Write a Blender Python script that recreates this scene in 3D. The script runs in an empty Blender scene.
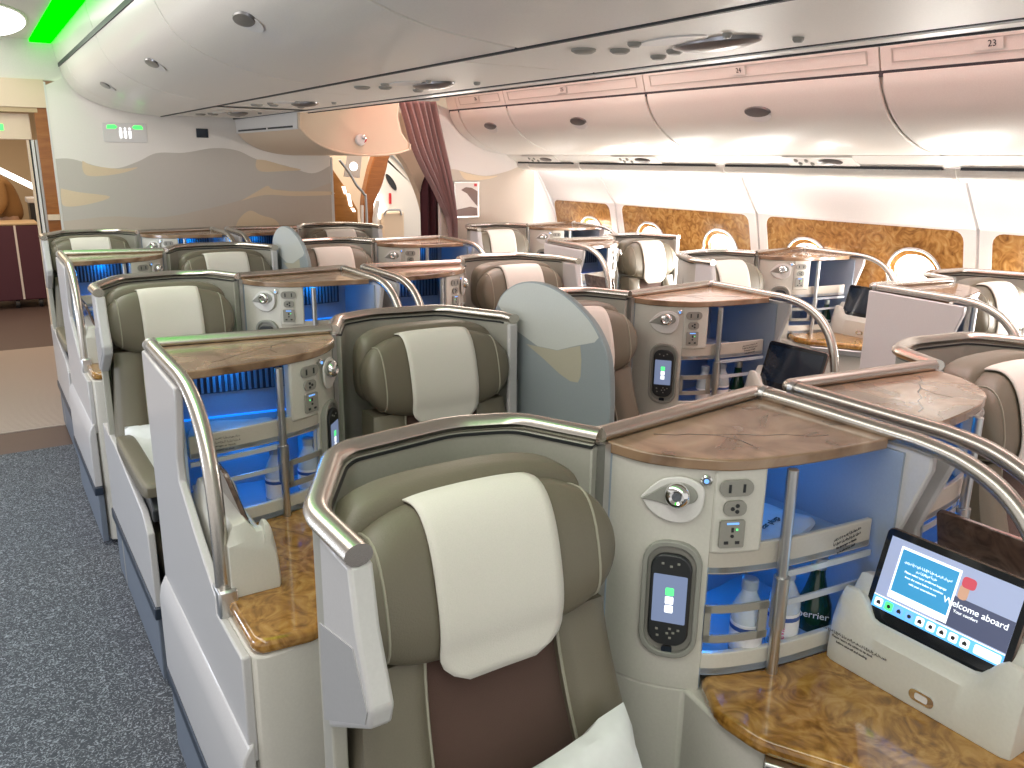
import bpy, bmesh, math, random
from mathutils import Vector, Matrix
random.seed(7)
C = bpy.context.scene.collection
PI = math.pi

# ------------------------------------------------------------------ materials
def mat(name, col, rough=.5, metal=0., emit=None, estr=0., coat=0., bump=0., bscale=200., trans=0., alpha=None, spec=None, sheen=0.):
    m = bpy.data.materials.new(name); m.use_nodes = True
    nt = m.node_tree; b = nt.nodes['Principled BSDF']
    b.inputs['Base Color'].default_value = (*col, 1)
    b.inputs['Roughness'].default_value = rough
    b.inputs['Metallic'].default_value = metal
    if spec is not None: b.inputs['Specular IOR Level'].default_value = spec
    if coat: b.inputs['Coat Weight'].default_value = coat; b.inputs['Coat Roughness'].default_value = .06
    if sheen: b.inputs['Sheen Weight'].default_value = sheen
    if trans: b.inputs['Transmission Weight'].default_value = trans
    if emit: b.inputs['Emission Color'].default_value = (*emit, 1); b.inputs['Emission Strength'].default_value = estr
    tc = nt.nodes.new('ShaderNodeTexCoord'); n = nt.nodes.new('ShaderNodeTexNoise')
    n.inputs['Scale'].default_value = bscale; n.inputs['Detail'].default_value = 3
    nt.links.new(tc.outputs['Object'], n.inputs['Vector'])
    if bump:
        bp = nt.nodes.new('ShaderNodeBump'); bp.inputs['Strength'].default_value = bump; bp.inputs['Distance'].default_value = .002
        nt.links.new(n.outputs['Fac'], bp.inputs['Height']); nt.links.new(bp.outputs['Normal'], b.inputs['Normal'])
    if not emit:
        mx = nt.nodes.new('ShaderNodeMix'); mx.data_type = 'RGBA'
        mx.inputs[6].default_value = (*[c*.93 for c in col], 1); mx.inputs[7].default_value = (*[min(1, c*1.05) for c in col], 1)
        nt.links.new(n.outputs['Fac'], mx.inputs[0]); nt.links.new(mx.outputs[2], b.inputs['Base Color'])
    return m

def ramp_mat(name, stops, scale, rough, coat=0., distort=0., wave=False, detail=6, bump=0., scale_xyz=(1,1,1), metal=0.):
    m = bpy.data.materials.new(name); m.use_nodes = True
    nt = m.node_tree; b = nt.nodes['Principled BSDF']
    b.inputs['Roughness'].default_value = rough; b.inputs['Metallic'].default_value = metal
    if coat: b.inputs['Coat Weight'].default_value = coat; b.inputs['Coat Roughness'].default_value = .05
    tc = nt.nodes.new('ShaderNodeTexCoord'); mp = nt.nodes.new('ShaderNodeMapping'); mp.inputs['Scale'].default_value = scale_xyz
    nt.links.new(tc.outputs['Object'], mp.inputs['Vector'])
    if wave:
        n = nt.nodes.new('ShaderNodeTexWave'); n.inputs['Scale'].default_value = scale
        n.inputs['Distortion'].default_value = distort; n.inputs['Detail'].default_value = detail; n.inputs['Detail Scale'].default_value = 1.6
    else:
        n = nt.nodes.new('ShaderNodeTexNoise'); n.inputs['Scale'].default_value = scale
        n.inputs['Distortion'].default_value = distort; n.inputs['Detail'].default_value = detail
    nt.links.new(mp.outputs['Vector'], n.inputs['Vector'])
    r = nt.nodes.new('ShaderNodeValToRGB')
    while len(r.color_ramp.elements) < len(stops): r.color_ramp.elements.new(.5)
    for e, (p, c) in zip(r.color_ramp.elements, stops): e.position = p; e.color = (*c, 1)
    nt.links.new(n.outputs['Fac'], r.inputs['Fac']); nt.links.new(r.outputs['Color'], b.inputs['Base Color'])
    if bump:
        bp = nt.nodes.new('ShaderNodeBump'); bp.inputs['Strength'].default_value = bump; bp.inputs['Distance'].default_value = .002
        nt.links.new(n.outputs['Fac'], bp.inputs['Height']); nt.links.new(bp.outputs['Normal'], b.inputs['Normal'])
    return m

M = {}
M['leather'] = mat('taupe_leather', (.165, .145, .105), .42, bump=.25, bscale=350)
M['brown_fabric'] = mat('brown_fabric', (.095, .05, .038), .9, bump=.6, bscale=900, sheen=.2)
M['piping'] = mat('seat_piping', (.36, .34, .27), .5)
M['linen'] = mat('white_linen', (.74, .71, .65), .9, bump=.3, bscale=500)
M['pillow'] = mat('pillow_cotton', (.80, .82, .82), .9, bump=.3, bscale=60)
M['shell'] = mat('shell_greige', (.42, .41, .36), .32, coat=.2)
M['shell_out'] = mat('shell_outer_grey', (.56, .55, .55), .35, coat=.2)
M['shading'] = mat('wing_shading_grey', (.38, .38, .385), .4)  # darker tone painted in for shade on the lower wing
M['console'] = mat('console_cream', (.66, .64, .58), .3, coat=.25)
M['dock'] = mat('dock_cream', (.62, .61, .55), .38, coat=.1)
M['lip'] = mat('shelf_lip_beige', (.52, .48, .42), .38)
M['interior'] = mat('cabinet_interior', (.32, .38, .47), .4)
M['metal'] = mat('brushed_rail_metal', (.60, .56, .51), .27, 1.)
M['chrome'] = mat('chrome', (.8, .8, .8), .08, 1.)
M['satin'] = mat('satin_aluminium', (.6, .6, .6), .3, 1.)
M['dark'] = mat('dark_gap', (.02, .022, .025), .5)
M['navy'] = mat('navy_plastic', (.02, .032, .055), .4)
M['bluegrey'] = mat('blue_grey_base', (.16, .19, .24), .5)
M['grey'] = mat('socket_grey', (.30, .29, .26), .45)
M['bezel'] = mat('handset_bezel_grey', (.30, .30, .27), .4)
M['black'] = mat('black_glass', (.01, .012, .016), .12, coat=.3)
M['blackp'] = mat('black_plastic', (.025, .027, .03), .35)
M['screen_off'] = mat('switched_off_screen', (.012, .02, .035), .1, coat=.4)
M['handset_lcd'] = mat('handset_lcd', (.1, .13, .22), .3, emit=(.16, .20, .32), estr=.8)
M['white_e'] = mat('white_screen_pixels', (.9, .9, .9), .3, emit=(.9, .95, 1.), estr=.9)
M['green_e'] = mat('green_screen_pixels', (.1, .8, .2), .3, emit=(.1, .85, .25), estr=1.)
M['blue_e'] = mat('blue_screen_pixels', (.1, .3, .9), .3, emit=(.2, .45, .95), estr=.9)
M['led'] = mat('blue_led_strip', (.1, .4, 1.), .3, emit=(.0, .22, 1.), estr=.9)
M['cove_green'] = mat('green_cove_strip', (.0, .15, .0), .9, emit=(.0, 1., .0), estr=1.3, spec=0.)
M['cove_pink'] = mat('pink_cove_strip', (.9, .4, .35), .4, emit=(1., .38, .33), estr=1.6)
M['wash'] = mat('window_wash_strip', (1, .95, 1), .4, emit=(1., .93, .97), estr=5.)
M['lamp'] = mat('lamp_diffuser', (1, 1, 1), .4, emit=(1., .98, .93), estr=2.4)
M['day'] = mat('daylight_pane', (1, 1, 1), .4, emit=(1., .97, .92), estr=6.)
M['exit_e'] = mat('green_sign_light', (.1, .9, .2), .4, emit=(.05, 1., .1), estr=1.3)
M['bin'] = mat('overhead_bin_white', (.82, .78, .72), .34, coat=.15)
M['bin_gap'] = mat('bin_gap', (.03, .03, .04), .5)
M['latch'] = mat('bin_latch', (.20, .19, .19), .28, .6)
M['ceiling'] = mat('ceiling_panel', (.85, .81, .75), .45)
M['wall'] = mat('cabin_wall', (.72, .67, .64), .42)
M['bulk'] = mat('bulkhead_laminate', (.84, .80, .75), .45)
M['dune_grey'] = mat('dune_grey', (.57, .53, .48), .5)
M['dune_mid'] = mat('dune_mid', (.58, .50, .42), .5)
M['dune_sand'] = mat('dune_sand', (.74, .60, .42), .5)
M['screen_pale'] = mat('divider_pale_green', (.58, .61, .57), .4)
M['screen_grey'] = mat('divider_blue_grey', (.30, .345, .36), .4)
M['screen_sand'] = mat('divider_sand', (.46, .44, .34), .4)
M['marble'] = ramp_mat('polished_brown_marble', [(.25, (.10, .05, .025)), (.42, (.25, .155, .095)), (.58, (.35, .225, .14)), (.78, (.48, .35, .24))], 9., .18, coat=.5, distort=1.0, detail=12)
M['vein'] = mat('marble_vein', (.10, .06, .04), .25, coat=.5)
M['burl'] = ramp_mat('golden_burl_wood', [(.25, (.12, .045, .008)), (.42, (.27, .125, .02)), (.55, (.40, .20, .04)), (.68, (.50, .28, .075)), (.85, (.32, .15, .03))], 15., .15, coat=.7, distort=3.2, detail=9)
M['burl_wall'] = ramp_mat('window_burl_panel', [(.25, (.13, .055, .015)), (.42, (.26, .12, .03)), (.55, (.36, .18, .05)), (.72, (.46, .27, .10)), (.9, (.30, .14, .04))], 16., .22, coat=.4, distort=2.2, detail=9)
M['burl_dark'] = ramp_mat('brown_burl_back', [(.25, (.05, .03, .022)), (.5, (.13, .08, .06)), (.75, (.20, .13, .10))], 14., .25, coat=.5, distort=3.0, detail=8)
M['wood'] = ramp_mat('red_brown_wood', [(0, (.17, .045, .010)), (.5, (.30, .10, .02)), (1, (.42, .17, .045))], 6., .3, coat=.4, distort=.8, scale_xyz=(1, 1, 7))
M['wood2'] = ramp_mat('amber_wood', [(0, (.20, .08, .015)), (.5, (.36, .15, .03)), (1, (.46, .21, .05))], 8., .3, coat=.4, distort=.8, scale_xyz=(1, 1, 5))
M['curtain'] = mat('mauve_curtain', (.30, .17, .16), .8, bump=.3, bscale=500, sheen=.3)
M['curtain_dark'] = mat('maroon_curtain', (.07, .015, .022), .85)
M['maroon'] = mat('maroon_cart_cover', (.075, .018, .032), .6)
M['jacket'] = mat('tan_jacket', (.24, .13, .045), .85, bump=.6, bscale=60)
M['skin'] = mat('skin', (.45, .27, .18), .5)
M['hair'] = mat('dark_hair', (.02, .015, .012), .6)
M['trousers'] = mat('dark_trousers', (.04, .04, .05), .8)
M['cream'] = mat('galley_cream', (.74, .58, .43), .45)
M['cream_dark'] = mat('galley_tan', (.52, .38, .22), .5)
M['floor_hard'] = mat('galley_floor', (.085, .055, .05), .55, bump=.2, bscale=80)
M['mat_rib'] = mat('ribbed_mat', (.48, .40, .34), .85)
M['clear'] = mat('clear_plastic', (.80, .88, .95), .1, trans=.35)
M['bottle_label'] = mat('bottle_label', (.80, .80, .84), .5)
M['label_blue'] = mat('label_blue', (.04, .10, .35), .5)
M['pink'] = mat('label_pink', (.7, .12, .25), .5)
M['green_glass'] = mat('green_glass', (.008, .04, .018), .08, coat=.4)
M['cap_silver'] = mat('cap_silver', (.55, .58, .55), .3, .8)
M['pouch'] = mat('amenity_pouch', (.62, .66, .72), .4, bump=.4, bscale=40)
M['ink'] = mat('printed_ink', (.03, .03, .035), .6)
M['quilt'] = mat('quilted_taupe', (.13, .115, .09), .85, bump=.8, bscale=70)
M['red'] = mat('red_plastic', (.6, .02, .03), .4)
M['white'] = mat('white_plastic', (.74, .72, .70), .4)
M['photo_a'] = mat('print_cream', (.72, .66, .62), .4)
M['photo_b'] = mat('print_brown', (.16, .08, .06), .4)
M['acrylic'] = mat('clear_bar_plastic', (.50, .54, .60), .15, coat=.4)
M['ui_bg'] = mat('tablet_ui_backdrop', (.3, .35, .5), .3, emit=(.26, .30, .44), estr=.8)
M['ui_blue'] = mat('tablet_ui_panel', (.05, .25, .45), .3, emit=(.03, .21, .40), estr=.95)
M['ui_dark'] = mat('tablet_ui_dark', (.05, .06, .1), .3, emit=(.07, .08, .14), estr=.8)
M['ui_bar'] = mat('tablet_ui_bar', (.1, .4, .9), .3, emit=(.12, .42, .85), estr=.9)
M['ui_red'] = mat('tablet_ui_red', (.5, .08, .1), .3, emit=(.42, .06, .09), estr=.8)
M['ui_skin'] = mat('tablet_ui_skin', (.5, .3, .2), .3, emit=(.42, .24, .17), estr=.8)

# carpet: speckled short dashes
def carpet_mat():
    m = bpy.data.materials.new('speckled_carpet'); m.use_nodes = True; nt = m.node_tree; b = nt.nodes['Principled BSDF']
    b.inputs['Roughness'].default_value = .95
    tc = nt.nodes.new('ShaderNodeTexCoord')
    w = nt.nodes.new('ShaderNodeTexNoise'); w.inputs['Scale'].default_value = 14
    nt.links.new(tc.outputs['Object'], w.inputs['Vector'])
    n = nt.nodes.new('ShaderNodeTexNoise'); n.inputs['Scale'].default_value = 52; n.inputs['Distortion'].default_value = 3.5; n.inputs['Detail'].default_value = 1
    nt.links.new(tc.outputs['Object'], n.inputs['Vector'])
    r = nt.nodes.new('ShaderNodeValToRGB')
    for _ in range(2): r.color_ramp.elements.new(.5)
    for e, (p, c) in zip(r.color_ramp.elements, [(.42, (.055, .062, .075)), (.55, (.09, .098, .115)), (.62, (.24, .265, .30)), (.75, (.33, .36, .40))]): e.position = p; e.color = (*c, 1)
    nt.links.new(n.outputs['Fac'], r.inputs['Fac']); nt.links.new(r.outputs['Color'], b.inputs['Base Color'])
    bp = nt.nodes.new('ShaderNodeBump'); bp.inputs['Strength'].default_value = .5; bp.inputs['Distance'].default_value = .004
    nt.links.new(n.outputs['Fac'], bp.inputs['Height']); nt.links.new(bp.outputs['Normal'], b.inputs['Normal'])
    return m
M['carpet'] = carpet_mat()

# ------------------------------------------------------------------ object helpers
def finish(bm, smooth=35):
    bmesh.ops.remove_doubles(bm, verts=bm.verts, dist=1e-6)
    bmesh.ops.recalc_face_normals(bm, faces=bm.faces)
    for f in bm.faces: f.smooth = True
    a = math.radians(smooth)
    for e in bm.edges:
        if len(e.link_faces) == 2 and e.calc_face_angle(0) > a: e.smooth = False

def obj(name, bm, m, parent=None, bevel=0., seg=2, label=None, subd=0):
    finish(bm)
    me = bpy.data.meshes.new(name); bm.to_mesh(me); bm.free()
    for k in (m if isinstance(m, (list, tuple)) else [m]): me.materials.append(M[k])
    o = bpy.data.objects.new(name, me); C.objects.link(o)
    if parent: o.parent = parent
    if bevel:
        b = o.modifiers.new('b', 'BEVEL'); b.width = bevel; b.segments = seg; b.limit_method = 'ANGLE'; b.angle_limit = math.radians(38); b.harden_normals = False
    if subd:
        s = o.modifiers.new('s', 'SUBSURF'); s.levels = subd; s.render_levels = subd
    if label: o['label'] = label
    return o
def tag(o, label, cat, group=None, kind=None):
    if label: o['label'] = label
    if cat: o['category'] = cat
    if group: o['group'] = group
    if kind: o['kind'] = kind
    return o
def empty(name, loc, label, cat, group=None):
    o = bpy.data.objects.new(name, None); C.objects.link(o); o.location = loc; o.empty_display_size = .1
    return tag(o, label, cat, group)
def struct(name, bm, m, **k):
    o = obj(name, bm, m, **k); o['kind'] = 'structure'; return o
KIDS = {}
def dup(root, loc, label):
    r = root.copy(); C.objects.link(r); r.location = loc; r['label'] = label
    for ch in root.children:
        c = ch.copy(); C.objects.link(c); c.parent = r
        for g in ch.children:
            d = g.copy(); C.objects.link(d); d.parent = c
    return r

def ident(p): return Vector(p)
def box(bm, x0, x1, y0, y1, z0, z1, f=ident):
    vs = [bm.verts.new(f((x, y, z))) for x in (x0, x1) for y in (y0, y1) for z in (z0, z1)]
    for q in ((0,1,3,2),(4,6,7,5),(0,4,5,1),(2,3,7,6),(0,2,6,4),(1,5,7,3)): bm.faces.new([vs[i] for i in q])
    return vs
def prism(bm, poly, a, b, f):
    """poly of 2D points, extruded from a to b; f(p, h) gives 3D."""
    lo = [bm.verts.new(f(p, a)) for p in poly]; hi = [bm.verts.new(f(p, b)) for p in poly]
    n = len(poly)
    bm.faces.new(lo); bm.faces.new(hi[::-1])
    for i in range(n): bm.faces.new([lo[i], lo[(i+1) % n], hi[(i+1) % n], hi[i]])
def holes_plate(bm, outer, holes, a, b, f):
    """flat plate with holes."""
    for h, flip in ((a, 0), (b, 1)):
        t = bmesh.new(); es = []
        for lp in [outer] + holes:
            vs = [t.verts.new((p[0], p[1], 0)) for p in lp]
            es += [t.edges.new((vs[i], vs[(i+1) % len(vs)])) for i in range(len(vs))]
        bmesh.ops.triangle_fill(t, edges=es, use_beauty=True)
        mp = {v: bm.verts.new(f((v.co.x, v.co.y), h)) for v in t.verts}
        for fc in t.faces: bm.faces.new([mp[v] for v in fc.verts])
        t.free()
    for lp in [outer] + holes:
        n = len(lp); lo = [bm.verts.new(f(p, a)) for p in lp]; hi = [bm.verts.new(f(p, b)) for p in lp]
        for i in range(n): bm.faces.new([lo[i], lo[(i+1) % n], hi[(i+1) % n], hi[i]])
def smoothpath(pts, n=6):
    P = [Vector(p) for p in pts]; out = []
    for i in range(len(P)-1):
        p0 = P[max(i-1, 0)]; p1 = P[i]; p2 = P[i+1]; p3 = P[min(i+2, len(P)-1)]
        for k in range(n):
            t = k/n
            out.append(.5*((2*p1)+(-p0+p2)*t+(2*p0-5*p1+4*p2-p3)*t*t+(-p0+3*p1-3*p2+p3)*t**3))
    out.append(P[-1]); return out
def roundcorners(pts, r, n=4, closed=False):
    P = [Vector(p) for p in pts]; out = []; N = len(P)
    for i in range(N):
        if not closed and i in (0, N-1): out.append(P[i]); continue
        a, b, c = P[i-1], P[i], P[(i+1) % N]
        u = (a-b); w = (c-b); rr = min(r, u.length*.45, w.length*.45)
        u = u.normalized()*rr; w = w.normalized()*rr
        for k in range(n+1):
            t = k/n; out.append((b+u)*(1-t)**2+b*2*t*(1-t)+(b+w)*t*t)
    return out
def tube(bm, pts, r, seg=10, rz=None, cap=True, up=(0, 0, 1)):
    P = [Vector(p) for p in pts]; rings = []; upv = Vector(up)
    for i, p in enumerate(P):
        t = (P[min(i+1, len(P)-1)]-P[max(i-1, 0)]).normalized()
        s = t.cross(upv)
        if s.length < 1e-3: s = t.cross(Vector((0, 1, 0))) if abs(t.y) < .9 else t.cross(Vector((1, 0, 0)))
        if i and s.dot(prev) < 0: s = -s
        s.normalize(); prev = s; n = s.cross(t).normalized()
        rings.append([bm.verts.new(p+s*r*math.cos(2*PI*k/seg)+n*(rz or r)*math.sin(2*PI*k/seg)) for k in range(seg)])
    for a, b in zip(rings, rings[1:]):
        for k in range(seg): bm.faces.new([a[k], a[(k+1) % seg], b[(k+1) % seg], b[k]])
    if cap: bm.faces.new(rings[0][::-1]); bm.faces.new(rings[-1])
def lathe(bm, prof, c=(0, 0, 0), seg=20, f=ident):
    rings = []
    for r, z in prof:
        rings.append([bm.verts.new(f((c[0]+r*math.cos(2*PI*k/seg), c[1]+r*math.sin(2*PI*k/seg), c[2]+z))) for k in range(seg)])
    for a, b in zip(rings, rings[1:]):
        for k in range(seg): bm.faces.new([a[k], a[(k+1) % seg], b[(k+1) % seg], b[k]])
    bm.faces.new(rings[0][::-1]); bm.faces.new(rings[-1])
def rrect(x0, x1, y0, y1, r, n=5):
    out = []
    for cx, cy, a0 in ((x1-r, y1-r, 0), (x0+r, y1-r, 90), (x0+r, y0+r, 180), (x1-r, y0+r, 270)):
        for k in range(n+1):
            a = math.radians(a0+90*k/n); out.append((cx+r*math.cos(a), cy+r*math.sin(a)))
    return out
def superell(bm, c, h, e=(.35, .35), seg=(36, 20), f=ident, bend=0.):
    """superellipsoid centred c, half sizes h."""
    sp = lambda v, p: math.copysign(abs(v)**p, v)
    rows = []
    for i in range(seg[1]+1):
        ph = -PI/2+PI*i/seg[1]; row = []
        for k in range(seg[0]):
            th = 2*PI*k/seg[0]
            x = sp(math.cos(ph), e[0])*sp(math.cos(th), e[1]); y = sp(math.cos(ph), e[0])*sp(math.sin(th), e[1]); z = sp(math.sin(ph), e[0])
            row.append((c[0]+h[0]*x, c[1]+h[1]*y+bend*x*x, c[2]+h[2]*z))
        rows.append(row)
    bot = bm.verts.new(f(rows[0][0])); top = bm.verts.new(f(rows[-1][0]))
    R = [[bm.verts.new(f(p)) for p in row] for row in rows[1:-1]]
    n = seg[0]
    for a, b in zip(R, R[1:]):
        for k in range(n): bm.faces.new([a[k], a[(k+1) % n], b[(k+1) % n], b[k]])
    for k in range(n):
        bm.faces.new([bot, R[0][(k+1) % n], R[0][k]]); bm.faces.new([top, R[-1][k], R[-1][(k+1) % n]])
def text(name, s, size, mx, m, parent=None, sy=1., ext=.0003, align='CENTER', shear=0.):
    cu = bpy.data.curves.new(name, 'FONT'); cu.body = s; cu.size = size; cu.extrude = ext; cu.align_x = align; cu.align_y = 'CENTER'; cu.space_line = sy; cu.shear = shear
    t_ = bpy.data.objects.new(name, cu); C.objects.link(t_); bpy.context.view_layer.update()
    me = bpy.data.meshes.new_from_object(t_.evaluated_get(bpy.context.evaluated_depsgraph_get())); bpy.data.objects.remove(t_)
    me.materials.clear(); me.materials.append(M[m]); o = bpy.data.objects.new(name, me); C.objects.link(o)
    o.matrix_world = mx
    if parent: o.parent = parent; o.matrix_parent_inverse = Matrix(); o.matrix_local = mx
    return o
def frame_matrix(org, xa, ya):
    xa = Vector(xa).normalized(); ya = Vector(ya); ya = (ya-xa*ya.dot(xa)).normalized(); za = xa.cross(ya)
    m = Matrix((xa, ya, za)).transposed().to_4x4(); m.translation = Vector(org); return m

# ------------------------------------------------------------------ camera
yaw, pitch, roll, fpx = 0.5750985524172734, 0.2634763095276976, 0.01296154857689094, 825.2540581509724
H = 1.6056101916356538
fw = Vector((math.sin(yaw)*math.cos(pitch), math.cos(yaw)*math.cos(pitch), -math.sin(pitch)))
rt = Vector((math.cos(yaw), -math.sin(yaw), 0)); upv = rt.cross(fw)
rt, upv = rt*math.cos(roll)+upv*math.sin(roll), -rt*math.sin(roll)+upv*math.cos(roll)
cam = bpy.data.cameras.new('camera'); cam.sensor_width = 36; cam.lens = fpx/1024*36; cam.clip_start = .02
co = bpy.data.objects.new('camera', cam); C.objects.link(co)
mw = Matrix((rt, upv, -fw)).transposed().to_4x4(); mw.translation = (0, 0, H); co.matrix_world = mw
bpy.context.scene.camera = co

HS = 1.161        # rail height
XC = 1.341        # centre line of the middle block

# ------------------------------------------------------------------ seat suite, local (u across from the console's outer side, v towards the nose, z up)
def mk(s):
    return lambda p: Vector((s*p[0], -p[1], p[2]))
FRONT = [(.453, .064), (.437, .129), (.412, .170), (.379, .206), (.327, .243), (.222, .275), (.110, .291), (.022, .300)]   # marble front edge
def inset(pts, d, ref=(.2, .1)):
    m = pts[len(pts)//2]; a = pts[len(pts)//2-1]; t = Vector((m[0]-a[0], m[1]-a[1])); sg = 1 if Vector((t.y, -t.x)).dot(Vector(ref)-Vector(m)) > 0 else -1
    out = []
    for i, p in enumerate(pts):
        a = Vector(pts[max(i-1, 0)]); b = Vector(pts[min(i+1, len(pts)-1)]); t = (b-a).normalized()
        q = Vector(p)+Vector((t.y, -t.x))*(d*sg); out.append((q.x, q.y))
    return out
def strip_prism(bm, path, th, z0, z1, L, ref=(.2, .05)):
    """curved wall along path with thickness th inwards."""
    inn = inset(path, th, ref); n = len(path)
    V = [[bm.verts.new(L((p[0], p[1], h))) for p in q] for q in (path, inn) for h in (z0, z1)]
    a0, a1, b0, b1 = V
    for i in range(n-1):
        bm.faces.new([a0[i], a0[i+1], a1[i+1], a1[i]]); bm.faces.new([b0[i], b1[i], b1[i+1], b0[i+1]])
        bm.faces.new([a1[i], a1[i+1], b1[i+1], b1[i]]); bm.faces.new([a0[i], b0[i], b0[i+1], a0[i+1]])
    bm.faces.new([a0[0], a1[0], b1[0], b0[0]]); bm.faces.new([a0[-1], b0[-1], b1[-1], a1[-1]])
def sub(path, ua, ub, n=10):
    """piece of a path between two u values (u falling)."""
    sm = [(p.x, p.y) for p in smoothpath([(q[0], q[1], 0) for q in path], 8)]
    pts = [p for p in sm if ub-1e-6 <= p[0] <= ua+1e-6]
    def at(u):
        for a, b in zip(sm, sm[1:]):
            if (a[0]-u)*(b[0]-u) <= 0 and a[0] != b[0]:
                t = (u-a[0])/(b[0]-a[0]); return (u, a[1]+t*(b[1]-a[1]))
        return sm[0]
    return [at(ua)]+[p for p in pts if ub+.002 < p[0] < ua-.002]+[at(ub)]

RAIL_SEAT = [(.983, .245), (.985, .10), (.883, -.080), (.852, -.108), (.65, -.138), (.532, -.098), (.462, .050)]
UC = .735
def headrest_point(a, t, off=0.):
    """a in -1..1 across, t angle around the cross-section; returns u,v,z."""
    sp = lambda v, p: math.copysign(abs(v)**p, v)
    k = (1-abs(a)**3.2)**(1/2.4) if abs(a) < 1 else 0
    hz = .118*k; hv = .068*(.35+.65*k)
    c = sp(math.cos(t), .62); s_ = sp(math.sin(t), .8)
    tilt = .30
    v = hv*c+off*math.cos(t); z = hz*s_+off*math.sin(t)
    # wings come slightly forward
    v += .030*a*a
    return (UC+.222*a, .105+v*math.cos(tilt)-z*math.sin(tilt)*.8, 1.022+z*math.cos(tilt)+v*math.sin(tilt)*.6)

def make_seat(s, name, loc, label, short=False):
    L = mk(s); root = empty('airline_seat', loc, label, 'airline seat', 'business seats in the cabin')
    # shell wall
    bm = bmesh.new()
    path = [(p.x, p.y) for p in roundcorners([(q[0], q[1], 0) for q in ([(.984, .15)] if short else RAIL_SEAT[:1])+RAIL_SEAT[1:]], .035, 4)]
    full = [(.985, .15)]+[p for p in path if not (p[0] > .97 and p[1] > .14)]
    strip_prism(bm, full, .022, .03, HS-.012, L, (.7, .3))
    obj('shell', bm, 'shell', root, bevel=.003)
    bm = bmesh.new()          # side wing
    if short: prism(bm, [(.145, .03), (.145, HS-.014), (.16, HS-.014), (.165, .60), (.20, .45), (.20, .03)], .958, .990, lambda p, h: L((h, p[0], p[1])))
    else: prism(bm, [(.15, HS-.012), (.250, HS-.012), (.266, 1.07), (.302, .985), (.292, .955), (.15, .865)], .958, .990, lambda p, h: L((h, p[0], p[1])))
    obj('side_wing', bm, 'shell_out', root, bevel=.006)
    bm = bmesh.new()
    if short: prism(bm, [(.15, .97), (.157, .97), (.162, .62), (.15, .62)], .9895, .9915, lambda p, h: L((h, p[0], p[1])))
    else: prism(bm, [(.14, 1.02), (.255, 1.045), (.294, .982), (.286, .960), (.14, .873)], .9895, .9915, lambda p, h: L((h, p[0], p[1])))
    obj('wing_shading', bm, 'shading', root, label='painted grey lower inlay')  # thin grey face paints the shaded lower half of the wing
    bm = bmesh.new()          # dark shadow gap under the rail
    strip_prism(bm, path[1:], .0245, HS-.018, HS-.013, L, (.7, .3))
    obj('gasket', bm, 'dark', root)
    bm = bmesh.new()
    tube(bm, [L((p[0]-.006 if p[0] > .9 else p[0], p[1]+.006, HS)) for p in path], .0185, 12, rz=.0145)
    obj('top_rail', bm, 'metal', root)
    bm = bmesh.new()          # seam strip where shell meets console
    box(bm, .452, .464, .050, .072, .05, HS-.01, L); obj('joint_strip', bm, 'satin', root)
    bm = bmesh.new()          # low outer side wall
    prism(bm, [(-.02, .28), (-.02, .63), (.28, .63), (.78, .57), (.845, .52), (.86, .28)], .966, .987, lambda p, h: L((h, p[0], p[1])))
    obj('side_panel', bm, 'shell_out', root, bevel=.004)
    bm = bmesh.new(); prism(bm, [(-.02, .245), (-.02, .285), (.87, .285), (.87, .245)], .955, .993, lambda p, h: L((h, p[0], p[1])))
    obj('side_bumper', bm, 'navy', root, bevel=.004)
    bm = bmesh.new(); prism(bm, [(-.02, .02), (-.02, .25), (.84, .25), (.84, .02)], .945, .984, lambda p, h: L((h, p[0], p[1])))
    obj('kick_panel', bm, 'bluegrey', root, bevel=.004)
    # backrest
    def cushion(nm, u0, u1, mt, dz=0., puff=.018):
        # rounded pad following the recline
        bm = bmesh.new(); nu, nt_ = 8, 16; grid = []
        for j in range(nt_+1):
            t = j/nt_; row = []
            z = .93-t*.50; v = .145+.02*t+.20*t**1.6
            spread = .92+.16*min(1, t*1.3)
            for i in range(nu+1):
                a = i/nu; u = UC+(u0+(u1-u0)*a-.755)*spread
                e = (1-(2*a-1)**4)*(1-abs(2*t-1)**8)
                row.append((u, v+puff*e+dz, z))
            grid.append(row)
        F = [[bm.verts.new(L(p)) for p in r] for r in grid]
        B = [[bm.verts.new(L((p[0], p[1]-.08, p[2]))) for p in r] for r in grid]
        for j in range(nt_):
            for i in range(nu):
                bm.faces.new([F[j][i], F[j][i+1], F[j+1][i+1], F[j+1][i]]); bm.faces.new([B[j][i], B[j+1][i], B[j+1][i+1], B[j][i+1]])
        for j in range(nt_):
            for i in (0, nu): bm.faces.new([F[j][i], F[j+1][i], B[j+1][i], B[j][i]])
        for i in range(nu):
            for j in (0, nt_): bm.faces.new([F[j][i], B[j][i], B[j][i+1], F[j][i+1]])
        return obj(nm, bm, mt, root)
    cushion('backrest_bolster', .530, .632, 'leather', .012, .022)
    cushion('backrest_bolster', .878, .980, 'leather', .012, .022)
    c = cushion('backrest_panel', .630, .880, 'brown_fabric', -.002, .010); c['label'] = 'brown fabric centre of the backrest'
    for uu in (.632, .878):
        bm = bmesh.new(); pts = []
        for j in range(17):
            t = j/16; z = .93-t*.50; v = .145+.02*t+.20*t**1.6; spread = .92+.16*min(1, t*1.3)
            pts.append(L((UC+(uu-.755)*spread, v+.013, z)))
        tube(bm, pts, .0028, 6); obj('piping', bm, 'piping', root)
    # headrest: rear cushion and front cushion
    bm = bmesh.new(); superell(bm, (UC, .030, 1.040), (.215, .05, .112), (.5, .42), f=L, bend=.03)
    obj('rear_head_cushion', bm, 'leather', root)
    bm = bmesh.new(); na, nn = 36, 28; rows = []
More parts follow.
